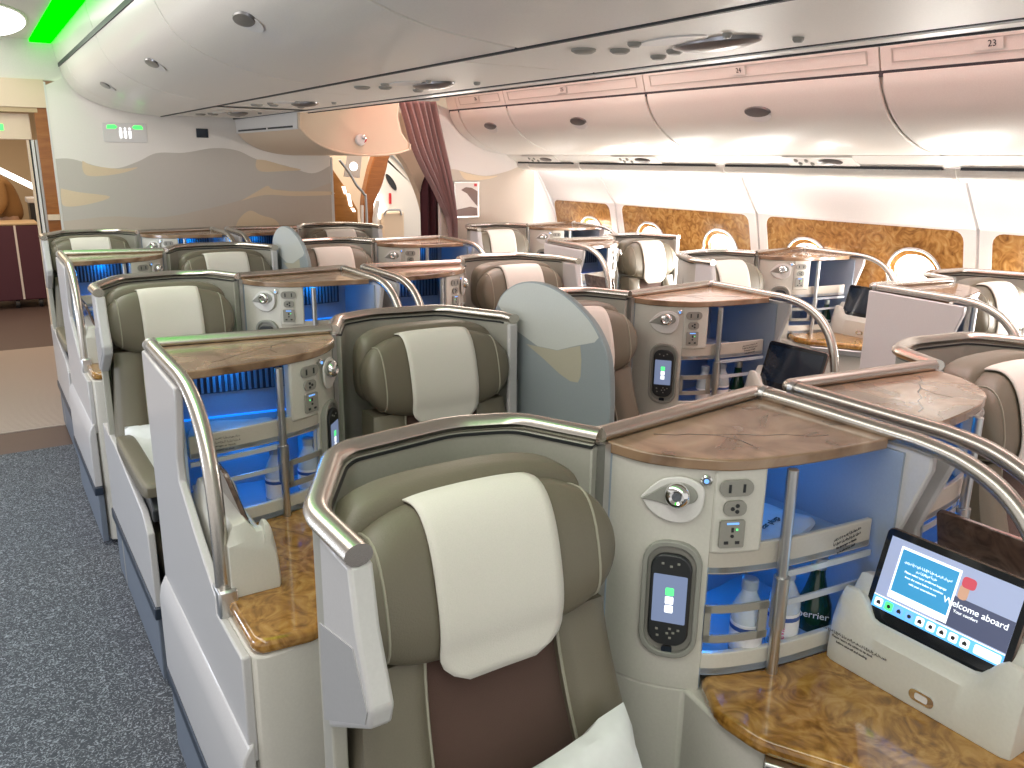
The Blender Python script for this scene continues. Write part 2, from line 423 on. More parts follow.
    for i in range(na+1):
        a = math.sin((i/na-.5)*PI)*.999
        rows.append([bm.verts.new(L(headrest_point(a, 2*PI*k/nn))) for k in range(nn)])
    for A_, B_ in zip(rows, rows[1:]):
        for k in range(nn): bm.faces.new([A_[k], A_[(k+1) % nn], B_[(k+1) % nn], B_[k]])
    bm.faces.new(rows[0][::-1]); bm.faces.new(rows[-1])
    hr = obj('headrest', bm, 'leather', root)
    for a in (-.80, .80):
        bm = bmesh.new(); tube(bm, [L(headrest_point(a, 2*PI*k/24, .0005)) for k in range(25)], .0022, 6, cap=False)
        obj('headrest_seam', bm, 'piping', hr)
    # seat pan
    bm = bmesh.new(); superell(bm, (UC, .60, .40), (.215, .29, .065), (.3, .3), f=L); obj('seat_cushion', bm, 'leather', root)
    bm = bmesh.new(); box(bm, .54, .92, .34, .80, .04, .35, L); obj('seat_base', bm, 'navy', root, bevel=.01)
    bm = bmesh.new(); superell(bm, (UC, .885, .30), (.20, .035, .13), (.3, .3), f=L); obj('leg_rest', bm, 'bluegrey', root)
    # armrests
    bm = bmesh.new(); superell(bm, (.955, .56, .645), (.032, .28, .026), (.35, .35), f=L); arm = obj('armrest', bm, 'leather', root)
    bm = bmesh.new(); prism(bm, [(.26, .56), (.26, .625), (.80, .625), (.845, .59), (.83, .545)], .930, .964, lambda p, h: L((h, p[0], p[1]))); obj('armrest_base', bm, 'blackp', arm, bevel=.006)
    bm = bmesh.new(); superell(bm, (.492, .60, .60), (.025, .2, .02), (.35, .35), f=L); obj('armrest', bm, 'navy', root)
    return root

def make_cover(s, loc, label):
    L = mk(s); bm = bmesh.new(); na, nt_ = 14, 26; rows = []
    for j in range(nt_+1):
        t = j/nt_; row = []
        for i in range(na+1):
            x = (i/na*2-1)
            w = .104*(1-max(0., (t-.86)/.14)**2.6*.45)
            a = x*w/.222
            ang = math.radians(118-(118+48)*min(1., t/.86))
            if t <= .86: p = headrest_point(a, ang, .006)
            else:
                p0 = headrest_point(a, math.radians(-48), .006); k = (t-.86)/.14
                p = (p0[0], p0[1]+.004*k, p0[2]-.048*k)
            row.append(p)
        rows.append(row)
    F = [[bm.verts.new(L(p)) for p in r] for r in rows]
    for j in range(nt_):
        for i in range(na): bm.faces.new([F[j][i], F[j][i+1], F[j+1][i+1], F[j+1][i]])
    o = obj('headrest_cover', bm, 'linen'); o.location = loc
    md = o.modifiers.new('t', 'SOLIDIFY'); md.thickness = .003; md.offset = 0
    return tag(o, label, 'headrest cover', 'white linen headrest covers')

def pframe(L, uc, z0, du=.03):
    """local frame on the curved control panel at u=uc: returns map (a, z, n)."""
    pth = sub(FRONTP, uc+du, uc-du); a, b = Vector(pth[0]), Vector(pth[-1]); t = (b-a).normalized(); n = Vector((-t.y, t.x))
    mid = [p for p in sub(FRONTP, uc, uc-.01)][0]
    if n.y < 0: n = -n
    o = Vector(mid)
    return lambda p: L((o.x+t.x*p[0]+n.x*p[2], o.y+t.y*p[0]+n.y*p[2], z0+p[1]))
FRONTP = [(.447, .066), (.431, .125), (.405, .166), (.372, .200), (.323, .235), (.220, .267), (.108, .283), (.022, .292)]

def make_console(s, loc, label):
    L = mk(s); root = empty('side_console', loc, label, 'seat console', 'marble topped consoles beside the seats')
    Z = lambda p, h: L((p[0], p[1], h))
    # lower body
    bm = bmesh.new()
    body = [(.004, .02), (.445, .070), (.431, .125), (.405, .166), (.372, .200), (.385, .29), (.375, .37), (.16, .765), (.135, .792), (.03, .795), (.010, .785), (.004, .765)]
    prism(bm, body, .02, .726, Z); obj('cabinet_base', bm, 'console', root, bevel=.006)
    # outer side panel
    bm = bmesh.new()
    side = [(0, .5), (0, HS-.014), (.372, HS-.022), (.372, 1.11), (.325, .97), (.33, .915), (.46, .835), (.56, .785), (.60, .765), (.60, .725), (.780, .725), (.782, .5)]
    prism(bm, side, -.010, .008, lambda p, h: L((h, p[0], p[1]))); obj('side_panel', bm, 'shell_out', root, bevel=.004)
    bm = bmesh.new()   # flared lower side with rounded shoulder
    prism(bm, [(-.03, .27), (-.03, .48), (-.024, .515), (-.011, .54), (.0, .545), (.0, .27)], .0, .79, lambda p, h: L((p[0], h, p[1]))); obj('flared_side', bm, 'shell_out', root, bevel=.005)
    bm = bmesh.new(); box(bm, -.034, .0, .0, .80, .235, .272, L); obj('side_bumper', bm, 'navy', root, bevel=.004)
    bm = bmesh.new(); box(bm, -.024, .0, .0, .79, .02, .236, L); obj('kick_panel', bm, 'bluegrey', root, bevel=.004)
    # cabinet back with vent
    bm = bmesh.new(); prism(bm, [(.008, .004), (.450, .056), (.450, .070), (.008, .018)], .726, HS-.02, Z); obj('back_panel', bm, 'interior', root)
    bm = bmesh.new(); prism(bm, [(.0, -.004), (.452, .050), (.452, .057), (.0, .004)], .05, HS-.02, Z); obj('rear_skin', bm, 'shell', root)
    bm = bmesh.new()
    prism(bm, [(.045, .0245), (.335, .058), (.335, .060), (.045, .0265)], 1.025, 1.112, Z); vent = obj('vent_recess', bm, 'navy', root)
    bm = bmesh.new()
    for k in range(20):
        u = .055+k*.0145; v = .0265+(u-.045)*.1155
        box(bm, u, u+.0065, v, v+.006, 1.028, 1.108, L)
    obj('vent_slats', bm, 'bluegrey', vent)
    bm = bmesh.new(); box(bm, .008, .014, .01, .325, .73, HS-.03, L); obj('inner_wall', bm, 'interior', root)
    # control panel: curved wall, full height, plus socket block
    bm = bmesh.new(); strip_prism(bm, sub(FRONTP, .447, .354), .018, .726, HS-.022, L)
    cp = obj('control_panel', bm, 'console', root)
    bm = bmesh.new(); prism(bm, [(.354, .205), (.354, .06), (.347, .06), (.347, .212)], .726, HS-.03, Z); obj('panel_return', bm, 'interior', root)
    bm = bmesh.new()
    fp = [(p[0], p[1]+.004) for p in sub(FRONTP, .357, .274)]
    strip_prism(bm, fp, .028, .985, HS-.022, L); sb = obj('socket_block', bm, 'console', root, bevel=.006)
    # sockets
    pf = pframe(L, .325, 0, .02)
    for nm, a, z, w, h, r in (('usb_socket', .0, 1.104, .028, .015, .013), ('aux_socket', .0, 1.069, .019, .014, .011), ('power_socket', -.002, 1.024, .021, .026, .003)):
        bm = bmesh.new(); prism(bm, rrect(a-w, a+w, z-h*.92, z+h*.92, r), .0045, .009, lambda p, q: pf((p[0], p[1], q))); so = obj(nm, bm, 'grey', root)
        bm = bmesh.new()
        if nm == 'usb_socket':
            for da in (-.012, .012): box(bm, a+da-.002, a+da+.002, z-.007, z+.007, .009, .0102, pf)
        elif nm == 'aux_socket':
            for da, dz in ((-.005, 0), (.003, .005), (.003, -.005)): prism(bm, [(a+da+.0035*math.cos(q), z+dz+.0035*math.sin(q)) for q in [k*PI/4 for k in range(8)]], .009, .0102, lambda p, q: pf((p[0], p[1], q)))
        else:
            box(bm, a-.002, a+.002, z+.004, z+.012, .009, .0102, pf); box(bm, a-.013, a-.006, z-.017, z-.012, .009, .0102, pf)
            box(bm, a+.006, a+.013, z-.017, z-.012, .009, .0102, pf); prism(bm, [(a+.003*math.cos(q), z-.003+.003*math.sin(q)) for q in [k*PI/4 for k in range(8)]], .009, .0102, lambda p, q: pf((p[0], p[1], q)))
        obj('socket_hole', bm, 'dark', so)
        if nm == 'power_socket':
            bm = bmesh.new(); box(bm, a-.010, a+.010, z+.0175, z+.0205, .009, .0098, pf); obj('socket_light', bm, 'blue_e', so)
            bm = bmesh.new(); box(bm, a+.006, a+.009, z+.007, z+.010, .009, .0105, pf); obj('indicator', bm, 'green_e', so)
    # reading lamp in its scooped dish
    pl = pframe(L, .400, 1.080, .03)
    bm = bmesh.new(); dish = [(-.052, -.004), (-.036, -.026), (-.01, -.040), (.022, -.040), (.044, -.022), (.050, .004), (.046, .026), (.02, .038), (-.012, .034), (-.034, .018)]
    dsm = [(p.x, p.y) for p in smoothpath([(a, b, 0) for a, b in dish+dish[:1]], 4)][:-1]
    prism(bm, dsm, .002, .0075, lambda p, q: pl((p[0], p[1], q))); ld = obj('lamp_dish', bm, 'white', root, bevel=.002)
    bm = bmesh.new(); eye = [(-.052, -.006), (-.03, .010), (-.01, .024), (.014, .030), (.034, .022), (.040, .008), (.030, -.004), (.0, -.012), (-.025, -.008)]
    prism(bm, [(p.x, p.y) for p in smoothpath([(a, b, 0) for a, b in eye+eye[:1]], 4)][:-1], .007, .011, lambda p, q: pl((p[0], p[1], q))); obj('lamp_bezel', bm, 'bezel', ld, bevel=.002)
    bm = bmesh.new(); lathe(bm, [(.021, 0), (.021, .010), (.017, .016), (.012, .018), (.008, .014)], (.008, .009, .009), 20, f=lambda p: pl(p)); obj('lamp_head', bm, 'chrome', ld)
    pb = pframe(L, .364, 1.115, .012)
    bm = bmesh.new(); lathe(bm, [(.0095, 0), (.0095, .005), (.007, .007)], (0, 0, .002), 16, f=pb); bt = obj('call_button', bm, 'chrome', root)
    bm = bmesh.new(); lathe(bm, [(.004, 0), (.003, .002)], (0, 0, .009), 12, f=pb); obj('button_light', bm, 'blue_e', bt)
    # handset cradle (recess ring)
    ph = pframe(L, .396, .896, .035)
    bm = bmesh.new(); holes_plate(bm, rrect(-.049, .049, -.108, .108, .042, 7), [rrect(-.040, .040, -.098, .098, .034, 7)], -.006, .009, lambda p, q: ph((p[0], p[1], q))); cr = obj('handset_cradle', bm, 'bezel', root, bevel=.002)
    bm = bmesh.new(); prism(bm, rrect(-.040, .040, -.098, .098, .034, 7), -.006, .001, lambda p, q: ph((p[0], p[1], q))); obj('cradle_well', bm, 'grey', cr)
    bm = bmesh.new(); prism(bm, rrect(-.009, .009, -.1, -.088, .004, 3), .001, .006, lambda p, q: ph((p[0], p[1], q))); obj('release_button', bm, 'screen_off', cr)
    # shelves
    lipp = [(p[0], p[1]) for p in sub(FRONTP, .354, .026)]
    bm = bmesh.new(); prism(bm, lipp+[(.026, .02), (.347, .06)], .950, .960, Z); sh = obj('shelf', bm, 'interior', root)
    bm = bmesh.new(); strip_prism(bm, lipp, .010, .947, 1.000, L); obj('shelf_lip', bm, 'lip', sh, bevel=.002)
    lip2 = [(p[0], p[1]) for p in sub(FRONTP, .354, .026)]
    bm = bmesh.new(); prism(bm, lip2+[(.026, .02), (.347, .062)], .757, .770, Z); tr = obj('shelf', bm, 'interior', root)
    bm = bmesh.new(); strip_prism(bm, lip2, .012, .757, .798, L); obj('shelf_lip', bm, 'console', tr, bevel=.002)
    # pole
    bm = bmesh.new(); pu, pv = .241, .277
    tube(bm, [L((pu, pv, z)) for z in (.757, .9, 1.0, HS-.03)], .0095, 14, up=(0, 1, 0)); po = obj('pole', bm, 'satin', root)
    bm = bmesh.new(); tube(bm, [L((pu, pv, z)) for z in (.846, .89, .940)], .0135, 14, up=(0, 1, 0)); obj('pole_collar', bm, 'satin', po)
    # retaining bars
    for z in (.935, .880):
        bm = bmesh.new(); pth = [(p[0], p[1]+.004) for p in sub(FRONTP, .232, .024)]; strip_prism(bm, pth, .004, z-.005, z+.006, L); obj('retaining_bar', bm, 'acrylic', root)
    bm = bmesh.new()
    for z in (.885, .829):
        pth = [(p[0], p[1]+.006) for p in sub(FRONTP, .356, .250)]; strip_prism(bm, pth, .004, z-.007, z+.007, L)
    for ua, ub in ((.356, .348), (.268, .252)):
        pth = [(p[0], p[1]+.006) for p in sub(FRONTP, ua, ub)]; strip_prism(bm, pth, .004, .823, .891, L)
    obj('bottle_gate', bm, 'grey', root)
    # led strips
    bm = bmesh.new(); prism(bm, [(.04, .022), (.33, .056), (.33, .064), (.04, .030)], .960, .963, Z); obj('shelf_light', bm, 'led', root)
    bm = bmesh.new(); prism(bm, [(.04, .022), (.34, .059), (.34, .067), (.04, .030)], .944, .947, Z); obj('shelf_light', bm, 'led', root)
    # marble top
    bm = bmesh.new(); fr = [(p.x, p.y) for p in smoothpath([(q[0], q[1], 0) for q in FRONT], 5)]
    prism(bm, [(.022, .012), (.452, .060)]+fr, HS-.028, HS-.008, Z); mt = obj('marble_top', bm, 'marble', root, bevel=.003)
    bm = bmesh.new()
    for pts in ([(.36, .075), (.33, .10), (.31, .105), (.27, .135), (.235, .15), (.20, .18), (.17, .19), (.13, .225), (.10, .235)], [(.27, .135), (.255, .175), (.26, .21)]):
        for a, b in zip(pts, pts[1:]):
            d = (Vector(b)-Vector(a)).normalized()*.0; n = Vector((-(b[1]-a[1]), b[0]-a[0])).normalized()*random.uniform(.0009, .002)
            prism(bm, [(a[0]+n.x, a[1]+n.y), (b[0]+n.x, b[1]+n.y), (b[0]-n.x, b[1]-n.y), (a[0]-n.x, a[1]-n.y)], HS-.009, HS-.0076, Z)
    obj('marble_vein', bm, 'vein', mt)
    # console rail: back then side, curving down to the desk
    bm = bmesh.new()
    pts = roundcorners([(.458, .048, HS), (.012, -.004, HS), (.010, .10, HS), (.010, .34, HS-.003)], .018, 4)[:-1]
    pts += smoothpath([(.010, .34, HS-.003), (.010, .42, HS-.013), (.010, .495, HS-.045), (.010, .55, HS-.105), (.010, .580, HS-.19), (.010, .592, HS-.30), (.010, .595, .775)], 5)
    tube(bm, [L(p) for p in pts], .0165, 12, rz=.0145, up=(0, .001, 1)); rl = obj('hand_rail', bm, 'metal', root)
    bm = bmesh.new(); box(bm, -.008, .030, .570, .625, .705, .782, L); obj('rail_foot', bm, 'satin', rl, bevel=.005)
    bm = bmesh.new(); tube(bm, [L((-.0 if 0 else .010, .012+.012*k, HS)) for k in range(2)], .019, 12, rz=.017, up=(0, .001, 1)); obj('rail_collar', bm, 'satin', rl)
    # desk
    bm = bmesh.new()
    desk = [(.010, .29), (.010, .60), (.010, .775), (.022, .795), (.120, .805), (.150, .79), (.17, .755), (.30, .55), (.395, .385), (.400, .30), (.353, .215), (.24, .26)]
    desk = [(p.x, p.y) for p in roundcorners([(a, b, 0) for a, b in desk], .02, 3, closed=True)]
    prism(bm, desk, .727, .757, Z); obj('burl_desk', bm, 'burl', root, bevel=.011, seg=3)
    bm = bmesh.new(); prism(bm, [(.165, .77), (.30, .565), (.40, .40), (.36, .37), (.15, .70)], .695, .727, Z); obj('table_tray', bm, 'satin', root, bevel=.004)
    # tablet dock: long body with a scooped notch
    dk = empty('x', (0, 0, 0), None, None); bpy.data.objects.remove(dk)
    bm = bmesh.new(); N = 28; rows = []
    v0, v1 = .295, .615
    for i in range(N+1):
        t = i/N; v = v0+(v1-v0)*t
        e = min(t, 1-t)/.06; e = min(1, e); rnd = math.sqrt(max(0, 1-(1-e)**2))
        # top profile: raised ends, scooped middle
        k = 0.5-.5*math.cos(PI*min(1, max(0, (min(t, 1-t)-.10)/.14)))
        ztop = .900-.042*k-.030*(1-rnd)
        uf = .122-.006*(1-rnd); ub = .020
        row = [(uf, .757), (uf+.001, .775), (uf-.004, .835), (uf-.012, ztop-.014), (uf-.018, ztop-.002), (uf-.026, ztop), (.092, ztop-.012), (.078, ztop-.012), (.060, .915-.04*(1-rnd)), (.034, .910-.04*(1-rnd)), (ub, .87), (ub, .757)]
        rows.append([bm.verts.new(L((q[0], v, q[1]))) for q in row])
    for a, b in zip(rows, rows[1:]):
        for k in range(len(a)): bm.faces.new([a[k], a[(k+1) % len(a)], b[(k+1) % len(a)], b[k]])
    bm.faces.new(rows[0]); bm.faces.new(rows[-1][::-1]); dk = obj('tablet_dock', bm, 'dock', root, bevel=.004)
    bm = bmesh.new(); holes_plate(bm, rrect(.455, .497, .772, .792, .0095), [rrect(.465, .487, .776, .788, .004)], .1215, .1245, lambda p, q: L((q, p[0], p[1]))); obj('release_button', bm, 'chrome', dk)
    bm = bmesh.new(); prism(bm, rrect(.465, .487, .776, .788, .004), .1215, .1237, lambda p, q: L((q, p[0], p[1]))); obj('release_button', bm, 'white', dk)
    return root

def make_handset(s, loc, label):
    L = mk(s); ph = pframe(L, .396, .896, .035)
    root = empty('handset', loc, label, 'remote control', 'handsets in the console cradles')
    bm = bmesh.new(); prism(bm, rrect(-.034, .034, -.082, .086, .026, 6), .001, .013, lambda p, q: ph((p[0], p[1], q))); obj('body', bm, 'blackp', root, bevel=.003)
    bm = bmesh.new(); prism(bm, rrect(-.028, .028, -.038, .050, .002, 2), .0125, .0138, lambda p, q: ph((p[0], p[1], q))); sc = obj('screen', bm, 'handset_lcd', root)
    for z, m in ((.020, 'green_e'), (.004, 'white_e'), (-.012, 'white_e')):
        bm = bmesh.new(); prism(bm, rrect(-.007, .007, z-.007, z+.007, .002, 2), .0136, .0143, lambda p, q: ph((p[0], p[1], q))); obj('icon', bm, m, sc)
    bm = bmesh.new()
    bm.free()
    for a, z in ((-.014, .07), (.012, .072), (0, .066), (-.018, -.052), (.0, -.058), (.010, -.056), (.018, -.050), (.005, -.066), (.004, -.049), (-.016, -.064)):
        bm = bmesh.new(); box(bm, a-.0022, a+.0022, z-.0018, z+.0018, .0125, .0142, ph); obj('button', bm, 'grey', root)
    return root

def tab_frame(L):
    o = Vector((.088, .455, .848)); up = Vector((-.30, 0, 1)).normalized(); n = Vector((1, 0, .30)).normalized()
    return lambda p: L((o.x+up.x*p[1]+n.x*p[2], o.y+p[0], o.z+up.z*p[1]+n.z*p[2]))
def make_tablet(s, loc, label, on=False):
    L = mk(s); T = tab_frame(L); root = empty('tablet', loc, label, 'tablet', 'seat tablets standing in their docks')
    W, Hh = .122, .166
    bm = bmesh.new(); prism(bm, rrect(-W, W, 0, Hh, .012), -.009, -.0005, lambda p, q: T((p[0], p[1], q))); obj('frame', bm, 'burl_dark', root, bevel=.002, label='brown burl patterned back shell')
    bm = bmesh.new(); prism(bm, rrect(-W+.002, W-.002, .002, Hh-.002, .011), -.001, .001, lambda p, q: T((p[0], p[1], q))); obj('bezel', bm, 'black', root)
    bm = bmesh.new(); prism(bm, [(-W+.012, .026), (W-.012, .026), (W-.012, Hh-.014), (-W+.012, Hh-.014)], .0008, .0016, lambda p, q: T((p[0], p[1], q)))
    sc = obj('screen', bm, 'ui_bg' if on else 'screen_off', root)
    if on:
        def rect(nm, a0, a1, b0, b1, m, n0=.0016, r=.0):
            bm = bmesh.new(); pts = rrect(a0, a1, b0, b1, r, 3) if r else [(a0, b0), (a1, b0), (a1, b1), (a0, b1)]
            prism(bm, pts, n0, n0+.0004, lambda p, q: T((p[0], p[1], q))); return obj(nm, bm, m, sc)
        X = lambda f: -.11+.22*f     # left to right as the photo shows (v grows towards the viewer's right)
        rect('picture', X(.50), X(1), .05, .100, 'ui_dark', .0016)
        rect('window_edge', X(.10), X(.57), .052, .142, 'white_e', .0020)
        rect('window', X(.115), X(.555), .064, .138, 'ui_blue', .0024)
        rect('cap', X(.59), X(.69), .118, .136, 'ui_red', .0020, .006)
        rect('face', X(.585), X(.655), .098, .122, 'ui_skin', .0018, .006)
        rect('toolbar', X(0), X(1), .026, .046, 'ui_bar', .0018)
        rect('divider_line', X(0), X(1), .0465, .0480, 'white_e', .0018)
        for k in range(9): rect('icon', X(.02+k*.085), X(.02+k*.085)+.0145, .029, .0435, 'green_e' if k == 1 else ('blue_e' if k in (2, 3) else 'white_e'), .0022, .003)
        rect('icon', X(.80), X(.985), .029, .0435, 'white_e', .0022, .003)
        for k in range(9):
            bm = bmesh.new(); a = X(.02+k*.085)+.00725
            prism(bm, [(a+.0036*math.cos(q), .036+.0036*math.sin(q)) for q in [j*PI/3+k for j in range(6 if k % 2 else 3)]] if k % 2 else [(a-.0036, .033), (a+.0036, .033), (a+.0036, .037), (a, .0405), (a-.0036, .037)], .0026, .0029, lambda p, q: T((p[0], p[1], q))); obj('glyph', bm, 'ink', sc)
        ax = (T((1, 0, 0))-T((0, 0, 0))); ay = (T((0, 1, 0))-T((0, 0, 0)))
        tx = text('screen_text', 'Welcome aboard', .0145, frame_matrix(T((.052, .088, .0030)), ax, ay), 'white_e', sc)
        tx = text('screen_text', 'Your comfort', .007, frame_matrix(T((.040, .077, .0030)), ax, ay), 'white_e', sc)
        text('screen_text', 'يرجى اختيار اللغة المفضلة لديك\nمن القائمة أدناه\nPlease select your preferred language\nfrom the menu below to continue\nwith your entertainment', .0048, frame_matrix(T((-.035, .103, .0032)), ax, ay), 'white_e', sc, sy=1.7)
    return root

# ------------------------------------------------------------------ place the units
AIS = .319; CTR = 1.305; CTR2 = 1.374; AISR = 2.363; WINA = 2.862; WINW = 3.862
# key: (side, x0, y0, where phrase)
U = {
 '1L': (-1, CTR, 1.08, 'in the nearest row left of centre'),
 '1R': (1, CTR2, 1.08, 'at the right edge of the nearest row'),
 '2L': (1, AIS, 2.15, 'left of the large divider, second row'),
 '2R': (-1, AISR, 2.24, 'right of the large divider, second row'),
 '3L': (-1, CTR, 3.32, 'in the third row beside left aisle'),
 '3R': (1, CTR2, 3.32, 'in the third row beside right aisle'),
 '4L': (1, AIS, 4.42, 'left of the far divider, fourth row'),
 '4R': (-1, AISR, 4.44, 'right of the far divider, fourth row'),
 '5L': (-1, CTR, 5.56, 'in the rearmost row beside left aisle'),
 '5R': (1, CTR2, 5.56, 'in the rearmost row near wooden partition'),
 'WN': (1, WINA, 1.90, 'nearest among the window units'),
 'WC': (-1, WINW, 2.99, 'second nearest of the window units'),
 'W4': (1, 2.80, 3.98, 'third nearest of the window units'),
 'W5': (-1, 3.83, 5.08, 'farthest window unit against the bulkhead'),
}
proto = {}
for k, (s, x0, y0, ph) in U.items():
    loc = (x0, y0, 0)
    labs = {'seat': 'taupe leather seat in grey shell '+ph, 'console': 'cream marble topped console with burl desk '+ph,
            'cover': 'white linen cover on the headrest '+ph, 'handset': 'black handset in the console '+ph,
            'tablet': ('blank dark tablet in dock ' if s < 0 else 'tablet seen from its burl back ')+ph}
    if k == '1L': labs['tablet'] = 'switched on tablet with welcome screen on the nearest desk'
    if s not in proto:
        pr = {'seat': make_seat(s, k, loc, labs['seat']), 'console': make_console(s, loc, labs['console']), 'cover': make_cover(s, loc, labs['cover']),
              'handset': make_handset(s, loc, labs['handset'])}
        proto[s] = pr
    else:
        for q in ('console', 'handset'): dup(proto[s][q], loc, labs[q])
        short = k in ('2L', '2R', '4L', '4R', 'WN', 'W4')
        if short and ('short', s) not in proto: proto[('short', s)] = st = make_seat(s, k, loc, labs['seat'], True)
        else: st = dup(proto[('short', s)] if short else proto[s]['seat'], loc, labs['seat'])
        cv = dup(proto[s]['cover'], loc, labs['cover'])
        if k in ('WN', 'W4'):
            for o in (st, cv): o.scale.x = .86; o.location.x = x0+.453*.14
    if k == '1L': make_tablet(s, loc, labs['tablet'], on=True)
    elif ('tab', s) not in proto: proto[('tab', s)] = make_tablet(s, loc, labs['tablet'])
    else: dup(proto[('tab', s)], loc, labs['tablet'])

# printed notices on the shelf lips and docks of the two nearest legible consoles
def notice(k, uvz, ax, ay, body, size):
    s, x0, y0, ph = U[k]; L = mk(s)
    ro = [o for o in C.objects if o.name.startswith('side_console') and o.parent is None and abs(o.location.x-x0) < 1e-4 and abs(o.location.y-y0) < 1e-4][0]
    text('printed_notice', body, size, frame_matrix(L(uvz), ax, ay), 'ink', ro, sy=1.45)
NOTE = 'يرجى عدم وضع المشروبات\nأو المواد السائلة على الرف\nNo beverages or liquids\nto be placed on shelf'
notice('1L', (.095, .2925, .974), (1, .08, 0), (0, 0, 1), NOTE, .0066)
notice('2R', (.095, .2925, .974), (1, .08, 0), (0, 0, 1), NOTE, .0066)
notice('2L', (.095, .2925, .974), (1, -.08, 0), (0, 0, 1), NOTE, .0066)
notice('1L', (.1228, .345, .806), (0, -1, 0), (.04, 0, 1), 'يرجى إعادة الجهاز إلى مكانه قبل الإقلاع والهبوط\nPlease return the tablet to its dock\nbefore take-off and landing', .0056)

# ------------------------------------------------------------------ loose items on and in the consoles
def at(k, u, v, z=0.):
    s, x0, y0, _ = U[k]; return (x0+s*u, y0-v, z)
def water_bottle(loc, label):
    r = empty('water_bottle', loc, label, 'bottle', 'bottles in the console racks')
    bm = bmesh.new(); lathe(bm, [(.026, 0), (.028, .006), (.028, .085), (.026, .10), (.013, .128), (.0125, .136)]); obj('body', bm, 'clear', r)
    bm = bmesh.new(); lathe(bm, [(.0286, .022), (.0286, .074)]); obj('label', bm, 'bottle_label', r)
    bm = bmesh.new(); lathe(bm, [(.0288, .060), (.0288, .068)]); obj('label_band', bm, 'label_blue', r)
    bm = bmesh.new(); lathe(bm, [(.0145, .134), (.0145, .150), (.012, .152)]); obj('cap', bm, 'blue_e' if 0 else 'interior', r)
    return r
wb = water_bottle(at('1L', .17, .235, .765), 'clear labelled water bottle beside the green bottle in the nearest console')
mdir = Vector((-at('1L', .17, .235)[0], -at('1L', .17, .235)[1], 0)).normalized()
text('label_text', 'evian', .017, frame_matrix(mdir*.0292+Vector((0, 0, .044)), (0, 0, 1), (-mdir.y*-1, mdir.x*-1, 0)), 'pink', wb)
water_bottle(at('1L', .255, .225, .765), 'clear water bottle behind the metal pole of the nearest console')
water_bottle(at('2L', .24, .21, .765), 'clear water bottle with white label in the blue lit rack beside the left aisle')
water_bottle(at('2L', .33, .19, .765), 'clear water bottle nearest the seat in the blue lit rack beside the left aisle')
water_bottle(at('2R', .165, .235, .765), 'clear water bottle at the right in the rack of the second row right console')
water_bottle(at('2R', .25, .235, .765), 'clear water bottle behind the pole of the second row right console')
def green_bottle(loc, label):
    r = empty('green_bottle', loc, label, 'bottle', 'bottles in the console racks')
    bm = bmesh.new(); lathe(bm, [(.024, 0), (.029, .006), (.032, .03), (.030, .055), (.020, .085), (.0135, .11), (.0125, .13)]); obj('body', bm, 'green_glass', r)
    bm = bmesh.new(); lathe(bm, [(.0145, .126), (.0145, .148), (.012, .150)]); obj('cap', bm, 'cap_silver', r)
    md = Vector((-loc[0], -loc[1], 0)).normalized()
    text('label_text', 'perrier', .019, frame_matrix(md*.0322+Vector((0, 0, .044)), (-md.y*1, md.x*1, 0), (0, 0, 1)), 'bottle_label', r)
    return r
green_bottle(at('1L', .075, .23, .765), 'dark green mineral water bottle with silver cap in the rack of the nearest console')
green_bottle(at('2R', .075, .23, .765), 'dark green mineral water bottle in the rack of the second row right console')
green_bottle(at('WC', .075, .23, .765), 'dark green bottle in the rack of the second nearest window console')
def pouch(loc, rz, label):
    bm = bmesh.new(); superell(bm, (0, 0, .012), (.10, .065, .012), (.8, .35), seg=(28, 10))
    for v in bm.verts:
        v.co.z += .004*math.sin(v.co.x*60)*math.cos(v.co.y*70); v.co.z = max(v.co.z, .0005)
    o = obj('amenity_pouch', bm, 'pouch'); o.location = loc; o.rotation_euler = (math.radians(0), 0, rz)
    return tag(o, label, 'pouch', 'wrapped pouches on the console shelves')
p1 = pouch(at('1L', .165, .17, .955), .25, 'sealed clear amenity pouch lying on the upper shelf of the nearest console')
text('pouch_text', 'ear plugs', .018, frame_matrix((0, -.01, .0262), (1, 0, 0), (0, 1, 0)), 'ink', p1)
pouch(at('2L', .15, .18, .955), -.3, 'sealed pouch on the upper shelf of the blue lit console beside the left aisle')
pouch(at('2R', .18, .17, .955), .3, 'sealed pouch on the upper shelf of the second row right console')

def pillow(loc, size, rot, label):
    bm = bmesh.new(); n = 22; rr = random.Random(int(abs(loc[0])*100)); G = {}
    for sgn in (1, -1):
        for i in range(n+1):
            for j in range(n+1):
                x = i/n*2-1; y = j/n*2-1
                e = max(0, (1-x**4)*(1-y**4))**.6
                z = sgn*size[2]*e*(1+.12*math.sin(5*x+3*y)+.10*math.sin(9*x*y+2))
                pinch = 1-.06*(1-e)*(1 if abs(x)+abs(y) < 1.7 else 0)
                if e < 1e-6: z = 0
                G[(sgn, i, j)] = bm.verts.new((x*size[0]*pinch, y*size[1]*pinch, z))
    for sgn in (1, -1):
        for i in range(n):
            for j in range(n): bm.faces.new([G[(sgn, i, j)], G[(sgn, i+1, j)], G[(sgn, i+1, j+1)], G[(sgn, i, j+1)]])
    o = obj('pillow', bm, 'pillow'); o.location = loc; o.rotation_euler = rot
    return tag(o, label, 'pillow', 'white pillows on the seats')
pillow((.575, .750, .655), (.20, .14, .05), (math.radians(62), math.radians(-5), math.radians(6)), 'white pillow leaning against the backrest of the nearest seat')
pillow(at('3L', .80, .38, .60), (.165, .13, .055), (math.radians(40), 0, math.radians(-10)), 'white pillow on the third row seat beside the left aisle')
pillow(at('1R', .80, .33, .58), (.18, .13, .055), (math.radians(55), 0, math.radians(10)), 'white pillow on the seat at the right edge of the photo')
